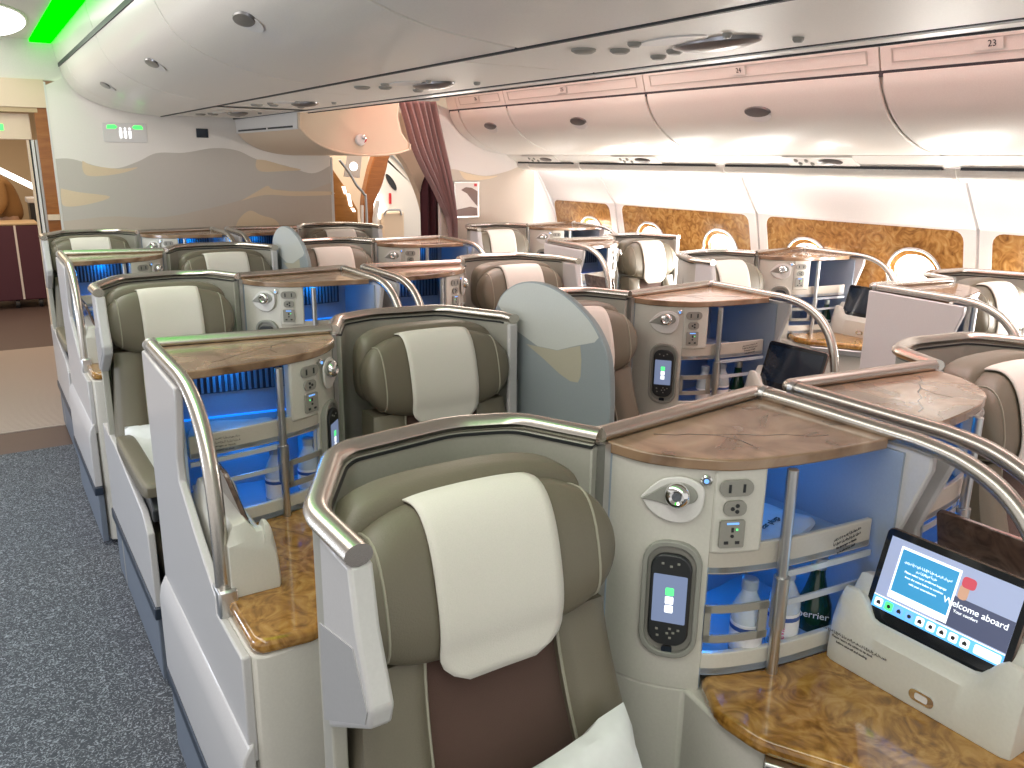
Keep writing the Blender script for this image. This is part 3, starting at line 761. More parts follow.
bm = bmesh.new(); superell(bm, (0, 0, .05), (.11, .13, .05), (.35, .35)); o = obj('quilted_blanket', bm, 'quilt'); o.location = at('3L', .82, .62, .462)
tag(o, 'folded taupe quilted blanket on the front of the third row aisle seat', 'blanket')

# ------------------------------------------------------------------ privacy dividers
def divider(x, yb, yf, label):
    r = empty('privacy_divider', (x, yb, 0), label, 'privacy divider', 'fan shaped dividers between paired seats')
    d = yb-yf
    bm = bmesh.new(); box(bm, -.075, -.012, -.06, .14, .02, 1.12); obj('housing', bm, 'shell', r, bevel=.012, seg=3)
    bm = bmesh.new(); box(bm, .014, .075, -.06, .14, .02, 1.10); obj('housing', bm, 'shell', r, bevel=.012, seg=3)
    out = [(0, .55), (0, 1.152), (-.034, 1.207), (-.10, 1.248), (-.18, 1.270), (-.27, 1.273), (-.365, 1.256), (-.465, 1.215), (-.523, 1.170), (-.560, 1.11), (-.574, 1.01), (-.576, .55)]
    f = d/.576
    out = [(a*f, b) for a, b in out]
    osm = [(p.x, p.y) for p in smoothpath([(0, a, b) for a, b in out[1:-1]], 1)] if 0 else out
    pts = [Vector((a, b, 0)) for a, b in out]; sm = [pts[0]]+smoothpath(pts[1:-1], 5)+[pts[-1]]
    P = [(p.x, p.y) for p in sm]
    bm = bmesh.new(); prism(bm, P, -.009, .009, lambda p, h: (h, p[0], p[1])); pn = obj('panel', bm, 'screen_grey', r, bevel=.003)
    # printed dune shapes on both faces
    def art(nm, poly, m, d0):
        for sx in (-1, 1):
            bm = bmesh.new(); prism(bm, [(a*f, b) for a, b in poly], sx*.0085, sx*(.0085+d0), lambda p, h: (h, p[0], p[1])); obj(nm, bm, m, pn)
    ins = [(q.x/f*.98-.004, q.y-.004) for q in sm if q.y > 1.18 or (q.y > 1.165 and q.x < -.3)]
    lowcurve = [(-.50, 1.150), (-.427, 1.128), (-.336, 1.097), (-.238, 1.090), (-.131, 1.115), (-.05, 1.158)]
    art('pale_dune', ins+lowcurve, 'screen_pale', .0008)
    art('sand_dune', [(-.18, 1.085), (-.238, 1.089), (-.336, 1.096), (-.44, 1.130), (-.447, 1.09), (-.446, 1.045), (-.435, 1.026), (-.40, 1.022), (-.35, 1.032), (-.26, 1.062)], 'screen_sand', .0008)
    art('sand_dune', [(-.02, .90), (-.06, .87), (-.12, .83), (-.20, .80), (-.20, .78), (-.10, .80), (-.02, .85)], 'screen_sand', .0008)
    return r
divider(1.341, 2.16, 1.584, 'large fan shaped divider printed with pale dunes between the second row seats')
divider(1.341, 4.43, 3.856, 'far fan shaped divider between the fourth row seats')

# ------------------------------------------------------------------ floor
def slab(nm, x0, x1, y0, y1, z0, z1, m, **k):
    bm = bmesh.new(); box(bm, x0, x1, y0, y1, z0, z1); return struct(nm, bm, m, **k)
slab('floor', -2.0, 4.1, -2.0, 5.15, -.05, 0., 'carpet')
o = slab('floor', -2.0, 4.1, 5.15, 14, -.05, 0., 'floor_hard')
bm = bmesh.new(); box(bm, -1.0, .62, 5.56, 8.05, 0, .006)
for k in range(90):
    y = 5.58+k*.0274; box(bm, -1.0, .62, y, y+.012, .006, .010)
tag(obj('entrance_mat', bm, 'mat_rib'), 'beige ribbed mat on the floor at the far end of the left aisle', 'mat')

# ------------------------------------------------------------------ centre overhead bins
def profile_sheet(bm, prof, y0, y1, th, ny=1):
    """sheet following profile (x,z) from y0 to y1, thickness th along the inward normal."""
    n = len(prof); off = []
    for i in range(n):
        a = Vector(prof[max(i-1, 0)]); b = Vector(prof[min(i+1, n-1)]); t = (b-a).normalized(); off.append((prof[i][0]+(-t.y)*th, prof[i][1]+t.x*th))
    poly = list(prof)+off[::-1]
    prism(bm, poly, y0, y1, lambda p, h: (p[0], h, p[1]))
def psm(p, n=5): return [(q.x, q.y) for q in smoothpath([(a, b, 0) for a, b in p], n)]
CD = psm([(.590, 2.145), (.612, 2.075), (.675, 1.99), (.80, 1.927), (.95, 1.890), (1.155, 1.867)])
CF = psm([(.560, 2.29), (.568, 2.23), (.584, 2.165)])
core = [(.575, 2.29), (.60, 2.165), (.61, 2.14), (.63, 2.085), (.69, 2.005), (.81, 1.942), (.96, 1.905), (1.16, 1.884), (1.18, 1.876), (1.645, 1.876), (1.75, 1.884), (1.90, 1.925), (2.02, 1.99), (2.09, 2.075), (2.12, 2.29)]
YS = [-.86, .46, 1.78, 3.12, 4.46, 5.78, 6.19]
bm = bmesh.new(); prism(bm, core, -2.0, 6.19, lambda p, h: (p[0], h, p[1])); struct('trim_1', bm, 'bin')
ord_ = ['nearest the camera', 'second', 'third', 'fourth', 'fifth', 'sixth']
def latch(bm_parent, c, t, n, w=.062):
    """oval latch: c centre, t along y, n outward normal in xz"""
    cx = Vector(c); n = Vector(n).normalized(); ty = Vector((0, 1, 0)); up = n.cross(ty)
    f = lambda p: cx+ty*p[0]+up*p[1]+n*p[2]
    bm = bmesh.new(); lathe(bm, [(1, 0), (.9, .006), (.3, .008)], (0, 0, 0), 24, f=lambda p: f((p[0]*w, p[1]*.028, p[2]))); a = obj('latch', bm, 'latch', bm_parent)
    bm = bmesh.new(); lathe(bm, [(1, 0), (.98, .002)], (0, 0, 0), 24, f=lambda p: f((p[0]*w*.9, p[1]*.04+.016, p[2]+.001))); obj('latch_scoop', bm, 'white', bm_parent)
for i, (a, b) in enumerate(zip(YS, YS[1:])):
    r = empty('overhead_bin', (0, 0, 0), 'cream centre overhead bin '+['almost directly over the camera', 'nearest the camera at the top edge', 'second visible from the camera, with latch at top', 'third visible from the camera', 'second from the dune bulkhead', 'narrow end piece touching the dune bulkhead'][i], 'overhead bin', 'overhead bins above the centre seats')
    bm = bmesh.new(); profile_sheet(bm, CD, a+.006, b-.006, .012); obj('door', bm, 'bin', r, bevel=.003)
    bm = bmesh.new(); profile_sheet(bm, CF, a+.004, b-.004, .012); obj('fascia', bm, 'bin', r)
    bm = bmesh.new(); profile_sheet(bm, [(.5675, 2.245), (.580, 2.185)], a+.08, b-.08, .003); obj('label_strip', bm, 'dune_grey', r)
    if b-a > 1: latch(r, (.700, (a+b)/2+.0, 1.973), None, (-.50, 0, -.86), .075)
bm = bmesh.new(); box(bm, .585, .60, -2, 6.19, 2.143, 2.168); struct('trim_2', bm, 'bin_gap')
# service panels in the strip under the centre bins
for x in (1.166, 1.645):
    bm = bmesh.new(); box(bm, x-.005, x+.005, -2, 6.18, 1.864, 1.88); struct('trim_3', bm, 'dark')
bm = bmesh.new(); profile_sheet(bm, psm([(1.655, 1.862), (1.72, 1.864), (1.80, 1.89), (1.95, 1.95), (2.06, 2.04), (2.11, 2.14)]), -2, 6.18, .010); struct('trim_4', bm, 'bin')
bm = bmesh.new(); box(bm, 1.715, 1.719, -2, 6.18, 1.858, 1.87); struct('trim_5', bm, 'dark')
svc = None
for i, y in enumerate([.08, 1.42, 2.76, 4.10, 5.30]):
    lab = 'reading lamp panel under the centre bins '+['beyond the top edge of the photo', 'with the largest looking oval lens', 'next beyond the largest lens', 'above the fourth row', 'closest to the dune bulkhead'][i]
    if svc: dup(svc, (1.40, y, 1.872), lab); continue
    svc = r = empty('service_panel', (1.40, y, 1.872), lab, 'service panel', 'reading lamp panels under the centre bins')
    bm = bmesh.new(); box(bm, -.225, .236, -.664, .664, -.006, .003); obj('cover_plate', bm, 'ceiling', r, bevel=.002)
    bm = bmesh.new(); lathe(bm, [(1, 0), (.97, -.008), (.7, -.016), (.3, -.020)], (0, 0, 0), 28, f=lambda p: Vector((.03+p[0]*.055, -.02+p[1]*.125, p[2]-.005))); obj('lamp_shroud', bm, 'latch', r)
    for (dx, dy, rr) in ((-.10, .10, .016), (.06, .14, .020), (-.05, .21, .024), (.10, .24, .020), (.12, -.17, .012), (-.04, -.12, .010), (-.12, .26, .03)):
        bm = bmesh.new(); lathe(bm, [(rr, 0), (rr, -.006), (rr*.7, -.011)], (dx, dy, -.005), 16); obj('air_nozzle', bm, 'grey', r)
    bm = bmesh.new(); lathe(bm, [(1, 0), (.95, -.004)], (0, 0, 0), 24, f=lambda p: Vector((-.06+p[0]*.045, .02+p[1]*.10, p[2]-.005))); obj('reading_lens', bm, 'white', r)

# ceilings over both aisles
slab('ceiling', -2.0, .56, -2.0, 6.2, 2.29, 2.33, 'ceiling')
bm = bmesh.new(); box(bm, .440, .556, -2, 6.16, 2.274, 2.290); struct('trim_6', bm, 'cove_green')
slab('ceiling', 2.10, 2.92, -2.0, 14, 2.29, 2.33, 'ceiling')
bm = bmesh.new(); box(bm, 2.13, 2.22, -2, 5.4, 2.270, 2.290); struct('trim_7', bm, 'cove_pink')
for i, (y, lb) in enumerate(((5.45, 'glowing round ceiling lamp at the top left corner of the photo'),)):
    r = empty('ceiling_lamp', (.18, y, 2.29), lb, 'ceiling lamp')
    bm = bmesh.new(); lathe(bm, [(1, 0), (1, -.012), (.93, -.02), (.5, -.026)], (0, 0, 0), 32, f=lambda p: Vector((p[0]*.20, p[1]*.62, p[2]))); obj('diffuser', bm, 'lamp', r)
    bm = bmesh.new(); lathe(bm, [(1.05, 0), (1.05, -.006), (1.0, -.008)], (0, 0, 0), 32, f=lambda p: Vector((p[0]*.20, p[1]*.62, p[2]))); obj('rim', bm, 'ceiling', r)
for y in (4.0, 2.6): 
    bm = bmesh.new(); box(bm, -2, .455, y-.004, y+.004, 2.284, 2.2905); struct('trim_8', bm, 'bin_gap')

# ------------------------------------------------------------------ window side overhead bins
WD = psm([(2.937, 1.940), (2.955, 1.885), (3.02, 1.80), (3.13, 1.725), (3.28, 1.672), (3.42, 1.652)])
WF = psm([(2.86, 2.29), (2.875, 2.15), (2.905, 2.04), (2.933, 1.950)])
YW = [-.60, .70, 2.02, 3.33, 4.64, 5.26, 5.40]
core = [(2.92, 2.29), (2.95, 1.95), (2.97, 1.89), (3.03, 1.812), (3.14, 1.738), (3.285, 1.686), (3.42, 1.665), (3.50, 1.615), (3.66, 1.61), (3.66, 2.29)]
bm = bmesh.new(); prism(bm, core, -2, 5.40, lambda p, h: (p[0], h, p[1])); struct('trim_9', bm, 'bin')
bm = bmesh.new(); box(bm, 2.940, 2.955, -2, 5.4, 1.930, 1.961); struct('trim_10', bm, 'bin_gap')
wl = ['out of the frame at the right', 'at the right edge, its plate reading 23', 'second from the right edge, its plate reading 24', 'third from the right edge, its plate reading 25', 'fourth from the right edge with its latch near the curtain', 'narrow filler bin door beside the curtain']
num = [None, '23', '24', '25', '26', None]
for i, (a, b) in enumerate(zip(YW, YW[1:])):
    if i == 0: continue
    r = empty('overhead_bin', (0, 0, 0), 'pinkish window side overhead bin, '+wl[i], 'overhead bin', 'overhead bins above the windows')
    bm = bmesh.new(); profile_sheet(bm, WD, a+.008, b-.008, .012); obj('door', bm, 'bin', r, bevel=.004)
    bm = bmesh.new(); profile_sheet(bm, WF, a+.004, b-.004, .012); obj('fascia', bm, 'bin', r)
    if b-a > .3:
        c = (2.9215, 0, 1.99)
        bm = bmesh.new(); holes_plate(bm, [(a+.05, .0), (b-.05, .0), (b-.05, .052), (a+.05, .052)], [[(a+.056, .004), (b-.056, .004), (b-.056, .048), (a+.056, .048)]], 0, .0025, lambda p, h: Vector((2.9245-h*.95-p[1]*.33, p[0], 1.974+p[1]*.94-h*.3))); obj('label_channel', bm, 'dune_grey', r)
        latch(r, (2.990, (a+b)/2-.03, 1.832), None, (-.72, 0, -.62), .075)
    if num[i]:
        ym = (a+b)/2+.04 if i > 1 else 1.62
        bm = bmesh.new(); box(bm, 2.9030, 2.9060, ym-.055, ym+.045, 1.984, 2.018); pt = obj('number_plate', bm, 'bin', r)
        for v in pt.data.vertices: v.co.x += -.33*(v.co.z-2.0)+.004
        text('number', num[i], .030, frame_matrix((2.9045, ym-.02, 2.001), (0, -1, 0), (-.33, 0, 1)), 'ink', r, ext=.0005)
# psu strip and light valance under the bins
bm = bmesh.new(); profile_sheet(bm, [(3.42, 1.650), (3.505, 1.602)], -2, 5.40, .010); struct('trim_11', bm, 'ceiling')
bm = bmesh.new(); profile_sheet(bm, psm([(3.515, 1.598), (3.53, 1.565), (3.565, 1.545), (3.60, 1.545), (3.625, 1.565)]), -2, 5.40, .010); struct('trim_12', bm, 'bin')
for y in YW[1:-1]:
    bm = bmesh.new(); profile_sheet(bm, psm([(3.512, 1.594), (3.527, 1.561), (3.565, 1.540), (3.605, 1.541)]), y-.012, y+.012, .006); struct('trim_13', bm, 'ceiling')
for a, b, lb in ((.74, 1.98, 'at the right edge of the photo'), (2.06, 3.29, 'above the nearest window units'), (3.37, 4.60, 'above the middle window units'), (4.68, 5.36, 'nearest the printed bulkhead')):
    r = empty('air_grille', (0, 0, 0), 'dark slotted air grille under the window side bins '+lb, 'air grille', 'air grilles under the window bins')
    k = 0
    bm = bmesh.new(); box(bm, 3.500, 3.5125, a, b, 1.592, 1.604); obj('backing', bm, 'dark', r)
    y = a+.01
    while y < b-.02: bm = bmesh.new(); box(bm, 3.503, 3.5135, y, y+.009, 1.590, 1.6045); obj('rib', bm, 'ceiling', r); y += .029
bm = bmesh.new(); box(bm, 3.63, 3.665, -2, 5.38, 1.560, 1.585); struct('trim_14', bm, 'wash')
svw = None
for i, y in enumerate([1.35, 2.65, 3.98, 5.0]):
    lab = 'small reading lamp panel under the window side bins, '+['at the right edge of the photo', 'above the nearest window unit', 'above the second window console', 'closest to the printed bulkhead'][i]
    if svw: dup(svw, (3.46, y, 1.628), lab); continue
    svw = r = empty('service_panel', (3.46, y, 1.628), lab, 'service panel', 'reading lamp panels under the window bins')
    F = lambda p: Vector((p[0]*.87, p[1], -p[0]*.49+p[2]))
    bm = bmesh.new(); box(bm, -.040, .040, -.20, .20, -.006, -.001, F); obj('cover_plate', bm, 'ceiling', r, bevel=.002)
    for dx, dy in ((-.015, .13), (.015, .12), (-.012, .07), (.016, .05)):
        bm = bmesh.new(); lathe(bm, [(.011, 0), (.011, -.005), (.007, -.009)], (dx, dy, -.005), 14, f=F); obj('air_nozzle', bm, 'grey', r)
    bm = bmesh.new(); lathe(bm, [(1, 0), (.9, -.006), (.4, -.010)], (0, 0, -.005), 22, f=lambda p: F((p[0]*.026, -.06+p[1]*.07, p[2]))); obj('reading_lens', bm, 'latch', r)

# ------------------------------------------------------------------ right cabin wall with windows
def wp(p, h):    # p=(y, s) with s = height on the flat window band; h = outward offset (towards the cabin)
    z = p[1]; x = 3.850+(1.33-z)*.235
    return Vector((x-h*.97, p[0], z-h*.23))
UP = psm([(3.64, 1.66), (3.69, 1.55), (3.765, 1.44), (3.850, 1.33)])
LO = psm([(3.9934, .72), (4.01, .5), (3.97, .25), (3.93, 0.0)])
def prof_s(name, prof, y0, y1, m, th=.02):
    bm = bmesh.new(); profile_sheet(bm, prof, y0, y1, th); return struct(name, bm, m)
k = 0
glows = []
WLAB = ['beside the right edge of the photo', 'behind the nearest window console', 'with bright glow above the second window console', 'third panel from the right edge', 'beside the far window seat']
for i, yc in enumerate([-1.16, .125, 1.41, 2.70, 3.99, 5.28]):
    y0, y1 = yc-.64, yc+.64
    if i == 5: y1 = 5.40
    prof_s('wall_right', UP, y0+.003, y1-.003, 'wall'); prof_s('wall_right', LO, y0+.003, y1-.003, 'wall')
    wins = [yc-.32, yc+.32] if i < 5 else [yc-.32]
    wins = [w-.01 for w in wins]
    holes = [rrect(w-.135, w+.135, .835, 1.205, .125, 8) for w in wins]
    bm = bmesh.new()
    mo = rrect(yc-.585, (yc+.585 if i < 5 else 5.395), .74, 1.325, .05, 4)
    holes_plate(bm, [(y0+.003, .72), (y1-.003, .72), (y1-.003, 1.33), (y0+.003, 1.33)], [rrect(yc-.58, (yc+.58 if i < 5 else 5.385), .745, 1.320, .05, 4)], -.03, 0, wp); struct('wall_right', bm, 'wall')
    bm = bmesh.new(); holes_plate(bm, mo, holes, -.02, -.004, wp); o = struct('trim_%d' % (20+i), bm, 'burl_wall')
    if i < 2: wins = []
    for w in wins:
        k += 1
        bm = bmesh.new(); holes_plate(bm, rrect(w-.150, w+.150, .820, 1.220, .14, 10), [rrect(w-.138, w+.138, .832, 1.208, .128, 10)], -.006, .004, wp); fr = struct('window_%d' % k, bm, 'satin', bevel=.003)
        bm = bmesh.new(); holes_plate(bm, rrect(w-.142, w+.142, .828, 1.212, .132, 10), [rrect(w-.112, w+.112, .858, 1.182, .10, 10)], -.045, -.012, wp); obj('window_reveal', bm, 'burl_wall', fr)
        bm = bmesh.new(); prism(bm, rrect(w-.142, w+.142, .828, 1.212, .132, 10), -.060, -.050, lambda p, h: wp(p, h)); obj('window_pane', bm, 'day', fr)
        glows.append(w)
# ------------------------------------------------------------------ bulkhead behind the centre block with the dune print
YB = 6.20
bm = bmesh.new(); prism(bm, [(.50, 0), (.50, 2.03), (.60, 2.08), (.60, 2.29), (2.3, 2.29), (2.30, 1.95), (2.35, 1.60), (2.36, 0)], YB, YB+.04, lambda p, h: (p[0], h, p[1])); struct('wall_far', bm, 'bulk')
bm = bmesh.new(); box(bm, .492, .503, YB-.004, YB+.045, 0, 2.05); box(bm, 2.352, 2.366, YB-.004, YB+.045, 0, 1.62); struct('trim_30', bm, 'white')
def art(nm, pts, m, d, sm=4):
    P = [(p.x, p.y) for p in smoothpath([(a, b, 0) for a, b in pts], sm)] if sm else pts
    return P
def bulk_art(nm, curve, base, m, d, label):
    top = [(p.x, p.y) for p in smoothpath([(a, b, 0) for a, b in curve], 6)]
    bm = bmesh.new(); prism(bm, top+[(curve[-1][0], base), (curve[0][0], base)], YB-d, YB-d+.0006, lambda p, h: (p[0], h, p[1]))
    return obj(nm, bm, m, mural)
mural = empty('wall_mural', (0, 0, 0), 'grey and sand coloured dune print across the bulkhead behind the centre seats', 'mural')
bulk_art('grey_dune', [(.506, 1.585), (.60, 1.585), (.75, 1.54), (.87, 1.53), (1.0, 1.575), (1.12, 1.63), (1.30, 1.635), (1.50, 1.67), (1.66, 1.655), (1.80, 1.595), (2.0, 1.555), (2.2, 1.50), (2.345, 1.555)], .6, 'dune_grey', .0010, '')
def blob(nm, pts, m, d):
    P = [(p.x, p.y) for p in smoothpath([(a, b, 0) for a, b in pts+pts[:1]], 4)][:-1]
    bm = bmesh.new(); prism(bm, P, YB-d, YB-d+.0006, lambda p, h: (p[0], h, p[1])); obj(nm, bm, m, mural)
blob('sand_patch', [(.66, 1.575), (.72, 1.545), (.87, 1.525), (.99, 1.535), (.90, 1.50), (.78, 1.48), (.68, 1.48), (.655, 1.52)], 'dune_sand', .0020)
blob('sand_patch', [(.515, 1.40), (.62, 1.375), (.80, 1.345), (.68, 1.30), (.53, 1.285), (.51, 1.34)], 'dune_sand', .0020)
blob('sand_patch', [(1.79, 1.595), (1.86, 1.59), (2.0, 1.552), (2.12, 1.525), (1.98, 1.515), (1.83, 1.51), (1.785, 1.54)], 'dune_sand', .0020)
bulk_art('brown_dune', [(.506, 1.19), (.80, 1.215), (1.1, 1.20), (1.4, 1.25), (1.62, 1.30), (1.80, 1.36), (1.95, 1.385), (2.10, 1.36), (2.345, 1.43)], .6, 'dune_mid', .0014, '')
blob('sand_patch', [(1.66, 1.305), (1.78, 1.37), (1.86, 1.41), (1.90, 1.385), (2.05, 1.37), (2.34, 1.365), (2.34, 1.34), (2.05, 1.335), (1.84, 1.345)], 'dune_sand', .0018)
blob('sand_patch', [(1.60, 1.10), (1.64, 1.18), (1.72, 1.235), (1.80, 1.20), (1.90, 1.165), (1.92, 1.10), (1.75, 1.03)], 'dune_sand', .0018)
# lavatory sign and small dark display on the bulkhead
r = empty('lavatory_sign', (.935, YB-.006, 1.757), 'pale lit toilet sign with green arrows on the dune bulkhead', 'sign')
bm = bmesh.new(); prism(bm, rrect(-.135, .135, -.062, .062, .012), 0, .006, lambda p, h: (p[0], -h+.006, p[1])); obj('plate', bm, 'white', r, bevel=.002)
for sx in (-1, 1):
    bm = bmesh.new(); prism(bm, [(sx*.045, .035), (sx*.06, .048), (sx*.105, .046), (sx*.11, .024), (sx*.06, .024)], 0, .001, lambda p, h: (p[0], -h, p[1])); obj('arrow_light', bm, 'exit_e', r)
for dx in (-.028, 0, .028):
    bm = bmesh.new(); lathe(bm, [(.0075, 0), (.0075, .001)], (0, 0, 0), 12, f=lambda p: Vector((dx+p[0], -p[2], .025+p[1]))); prism(bm, [(dx-.010, .012), (dx+.010, .012), (dx+.007, -.036), (dx-.007, -.036)], 0, .001, lambda p, h: (p[0], -h, p[1])); obj('figure_light', bm, 'white_e', r)
bm = bmesh.new(); box(bm, -.04, .04, -.006, 0, -.03, .03); o = obj('wall_display', bm, 'screen_off', bevel=.002); o.location = (1.428, YB, 1.768)
tag(o, 'small dark rectangular display on the bulkhead right of the toilet sign', 'display')

# ------------------------------------------------------------------ hanging stowage box right of the centre bins
r = empty('stowage_box', (0, 0, 0), 'cream curved overhead stowage box hanging in front of the bulkhead under the centre bins', 'stowage box')
pf_ = psm([(1.66, 1.775), (1.72, 1.715), (1.82, 1.665), (1.95, 1.636), (2.10, 1.628), (2.25, 1.638), (2.355, 1.665)], 4)
bm = bmesh.new(); prism(bm, [(1.66, 1.885)]+pf_+[(2.365, 1.70), (2.31, 1.77), (2.29, 1.86), (2.30, 1.96), (1.80, 1.90)], 4.85, 6.19, lambda p, h: (p[0], h, p[1])); obj('body', bm, 'cream', r, bevel=.012, seg=3)
bm = bmesh.new(); prism(bm, [(1.655, 1.885)]+[(1.655, 1.775), (1.66, 1.77), (1.665, 1.885)], 4.87, 6.18, lambda p, h: (p[0], h, p[1])); obj('side_cover', bm, 'white', r)
bm = bmesh.new(); tube(bm, [(p[0]+.002, 4.846, p[1]+.003) for p in [(1.667, 1.88)]+pf_+[(2.36, 1.70)]], .007, 8); obj('edge_strip', bm, 'cream', r)
for a, b in ((4.95, 5.42), (5.47, 6.1)):
    bm = bmesh.new(); box(bm, 1.650, 1.656, a, b, 1.782, 1.792); obj('slot', bm, 'dark', r)
r = empty('smoke_detector', (2.03, 4.845, 1.718), 'round white detector with a red mark on the front of the hanging stowage box', 'detector')
F = lambda p: Vector((p[0], -p[2], p[1]))
bm = bmesh.new(); lathe(bm, [(.034, 0), (.034, .008), (.028, .018), (.015, .022)], (0, 0, 0), 22, f=F); obj('body', bm, 'white', r)
bm = bmesh.new(); lathe(bm, [(.014, 0), (.014, .03), (.008, .034)], (.014, .016, 0), 14, f=F); obj('horn', bm, 'chrome', r)
bm = bmesh.new(); prism(bm, [(.018, -.018), (.030, -.008), (.036, .004), (.032, .008), (.020, -.006)], .008, .020, lambda p, h: F((p[0], p[1], h))); obj('red_mark', bm, 'red', r)
bm = bmesh.new()
for a in range(5): lathe(bm, [(.003, 0), (.003, .019)], (.022*math.cos(a*1.25+1.9), .022*math.sin(a*1.25+1.9), 0), 8, f=F)
obj('screw', bm, 'dark', r)

# ------------------------------------------------------------------ door vestibule beyond the centre bulkhead (right)
bm = bmesh.new(); prism(bm, [(2.37, 0), (2.37, 1.62), (2.45, 1.62), (2.62, 1.38), (2.72, 1.20), (2.72, 0)], 6.6, 6.63, lambda p, h: (p[0], h, p[1])); tag(obj('wood_partition', bm, 'wood2'), 'amber wooden partition beside the dune bulkhead under the stowage box', 'partition')
r = empty('wooden_column', (0, 0, 0), 'leaning curved red brown wooden column lit from below beside the aircraft door', 'column')
bm = bmesh.new(); cl = [(3.27, 1.73), (3.17, 1.64), (3.13, 1.52), (3.09, 1.40), (3.04, 1.30), (3.0, 1.22), (3.0, 1.1), (3.0, .9), (3.0, 0)]
lf = [(3.04, 1.73), (3.02, 1.64), (2.985, 1.55), (2.955, 1.45), (2.92, 1.32), (2.905, 1.22), (2.905, 1.1), (2.915, .9), (2.92, 0)]
prism(bm, psm(lf, 3)+psm(cl, 3)[::-1], 6.9, 7.0, lambda p, h: (p[0], h, p[1])); obj('veneer', bm, 'wood', r, bevel=.01)
bm = bmesh.new(); tube(bm, [(2.875, 6.87, 1.22), (2.865, 6.87, .9), (2.865, 6.87, 0)], .014, 8, up=(0, 1, 0)); tube(bm, [(3.02, 6.86, 1.26), (2.985, 6.86, 1.1), (2.985, 6.86, 0)], .022, 8, up=(0, 1, 0)); obj('trim_tube', bm, 'white', r)
# back wall of the vestibule, aircraft door with porthole
bm = bmesh.new(); box(bm, 2.3, 4.6, 8.2, 8.25, 0, 2.3); struct('wall_back', bm, 'cream')
r = empty('aircraft_door', (0, 0, 0), 'pale aircraft exit door with small oval porthole beyond the wooden column', 'door')
dp = psm([(3.15, 1.78), (3.38, 1.66), (3.55, 1.50), (3.68, 1.30), (3.76, 1.05), (3.80, .6), (3.80, 0)], 4)
bm = bmesh.new(); prism(bm, dp+[(3.20, 0), (3.20, 1.76)], 7.4, 7.46, lambda p, h: (p[0], h, p[1])); obj('door_leaf', bm, 'bulk', r, bevel=.01)
for d, w in ((.0, .012), (.05, .008), (.10, .014)):
    bm = bmesh.new(); tube(bm, [(p[0]+d, 7.385, p[1]+d*.5) for p in dp], w, 8); obj('door_surround', bm, 'cream' if d else 'satin', r)
bm = bmesh.new(); lathe(bm, [(1, 0), (.9, .012), (.86, .006)], (0, 0, 0), 24, f=lambda p: Vector((3.40+p[0]*.045-p[1]*.035, 7.40-p[2], 1.40+p[1]*.075-p[0]*.02))); obj('porthole', bm, 'blackp', r)
bm = bmesh.new(); box(bm, 3.372, 3.392, 7.385, 7.40, 1.20, 1.30); obj('strap', bm, 'red', r)
bm = bmesh.new(); box(bm, 3.27, 3.50, 7.33, 7.40, .60, 1.13); obj('slide_cover', bm, 'cream', r, bevel=.02)
bm = bmesh.new(); tube(bm, roundcorners([(3.28, 7.32, 1.10), (3.30, 7.30, 1.15), (3.44, 7.30, 1.15), (3.46, 7.32, 1.10)], .02), .010, 8); obj('door_handle', bm, 'satin', r)
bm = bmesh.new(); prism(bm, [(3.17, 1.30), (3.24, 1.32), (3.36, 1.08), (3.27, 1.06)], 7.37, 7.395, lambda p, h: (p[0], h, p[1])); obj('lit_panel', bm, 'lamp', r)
r = empty('framed_notice', (2.655, 6.5, 1.58), 'small pale lilac lit placard hanging in front of the wooden partition', 'placard')
bm = bmesh.new(); prism(bm, [(-.085, -.11), (.05, -.12), (.085, .10), (-.035, .11)], -.01, .01, lambda p, h: (p[0], h, p[1])); obj('board', bm, 'pink' if 0 else 'photo_a', r, bevel=.004)
bm = bmesh.new(); lathe(bm, [(.035, 0), (.02, .006)], (0, 0, .01), 18, f=lambda p: Vector((p[0], -p[2], p[1]-.03))); obj('spot', bm, 'lamp', r)
r = empty('stair_rail', (0, 0, 0), 'slim silver handrail sloping past the wooden partition', 'handrail')
bm = bmesh.new(); tube(bm, smoothpath([(2.52, 6.45, 1.60), (2.60, 6.45, 1.50), (2.66, 6.45, 1.40), (2.72, 6.45, 1.33), (2.735, 6.45, 1.2), (2.735, 6.45, .1)], 4), .011, 8, up=(0, 1, 0)); obj('rail', bm, 'satin', r)
for (x, z, h_) in ((2.60, 1.36, .06), (2.64, 1.28, .10), (2.67, 1.20, .03)):
    bm = bmesh.new(); prism(bm, [(x-.012, z+h_/2), (x+.012, z+h_/2), (x+.03, z-h_/2), (x+.008, z-h_/2)], 6.585, 6.598, lambda p, hh: (p[0], hh, p[1])); obj('light_slot', bm, 'lamp', r)

# ------------------------------------------------------------------ right bulkhead, curtain, framed print
YR = 5.40
bm = bmesh.new(); prism(bm, [(2.86, 0), (2.86, 1.98), (2.95, 1.95), (2.97, 1.89), (3.03, 1.812), (3.14, 1.738), (3.285, 1.686), (3.42, 1.665), (3.50, 1.615), (3.66, 1.61), (3.70, 1.55), (3.80, 1.40), (3.95, 1.10), (4.01, .6), (3.95, 0)], YR, YR+.03, lambda p, h: (p[0], h, p[1])); struct('wall_far_right', bm, 'wall')
mural = empty('wall_mural', (0, 0, 0), 'pale dune print on the bulkhead behind the farthest window seat', 'mural'); YB_ = YB; YB = YR
bulk_art('grey_dune', [(2.87, 1.54), (2.98, 1.545), (3.10, 1.52), (3.25, 1.50), (3.42, 1.53), (3.60, 1.585), (3.68, 1.56)], .6, 'dune_mid', .0010, '')
mo = [o for o in C.objects if o.parent == mural][0]
blob('sand_patch', [(3.02, 1.535), (3.12, 1.51), (3.25, 1.497), (3.35, 1.50), (3.25, 1.475), (3.08, 1.47)], 'dune_sand', .0018)
YB = YB_
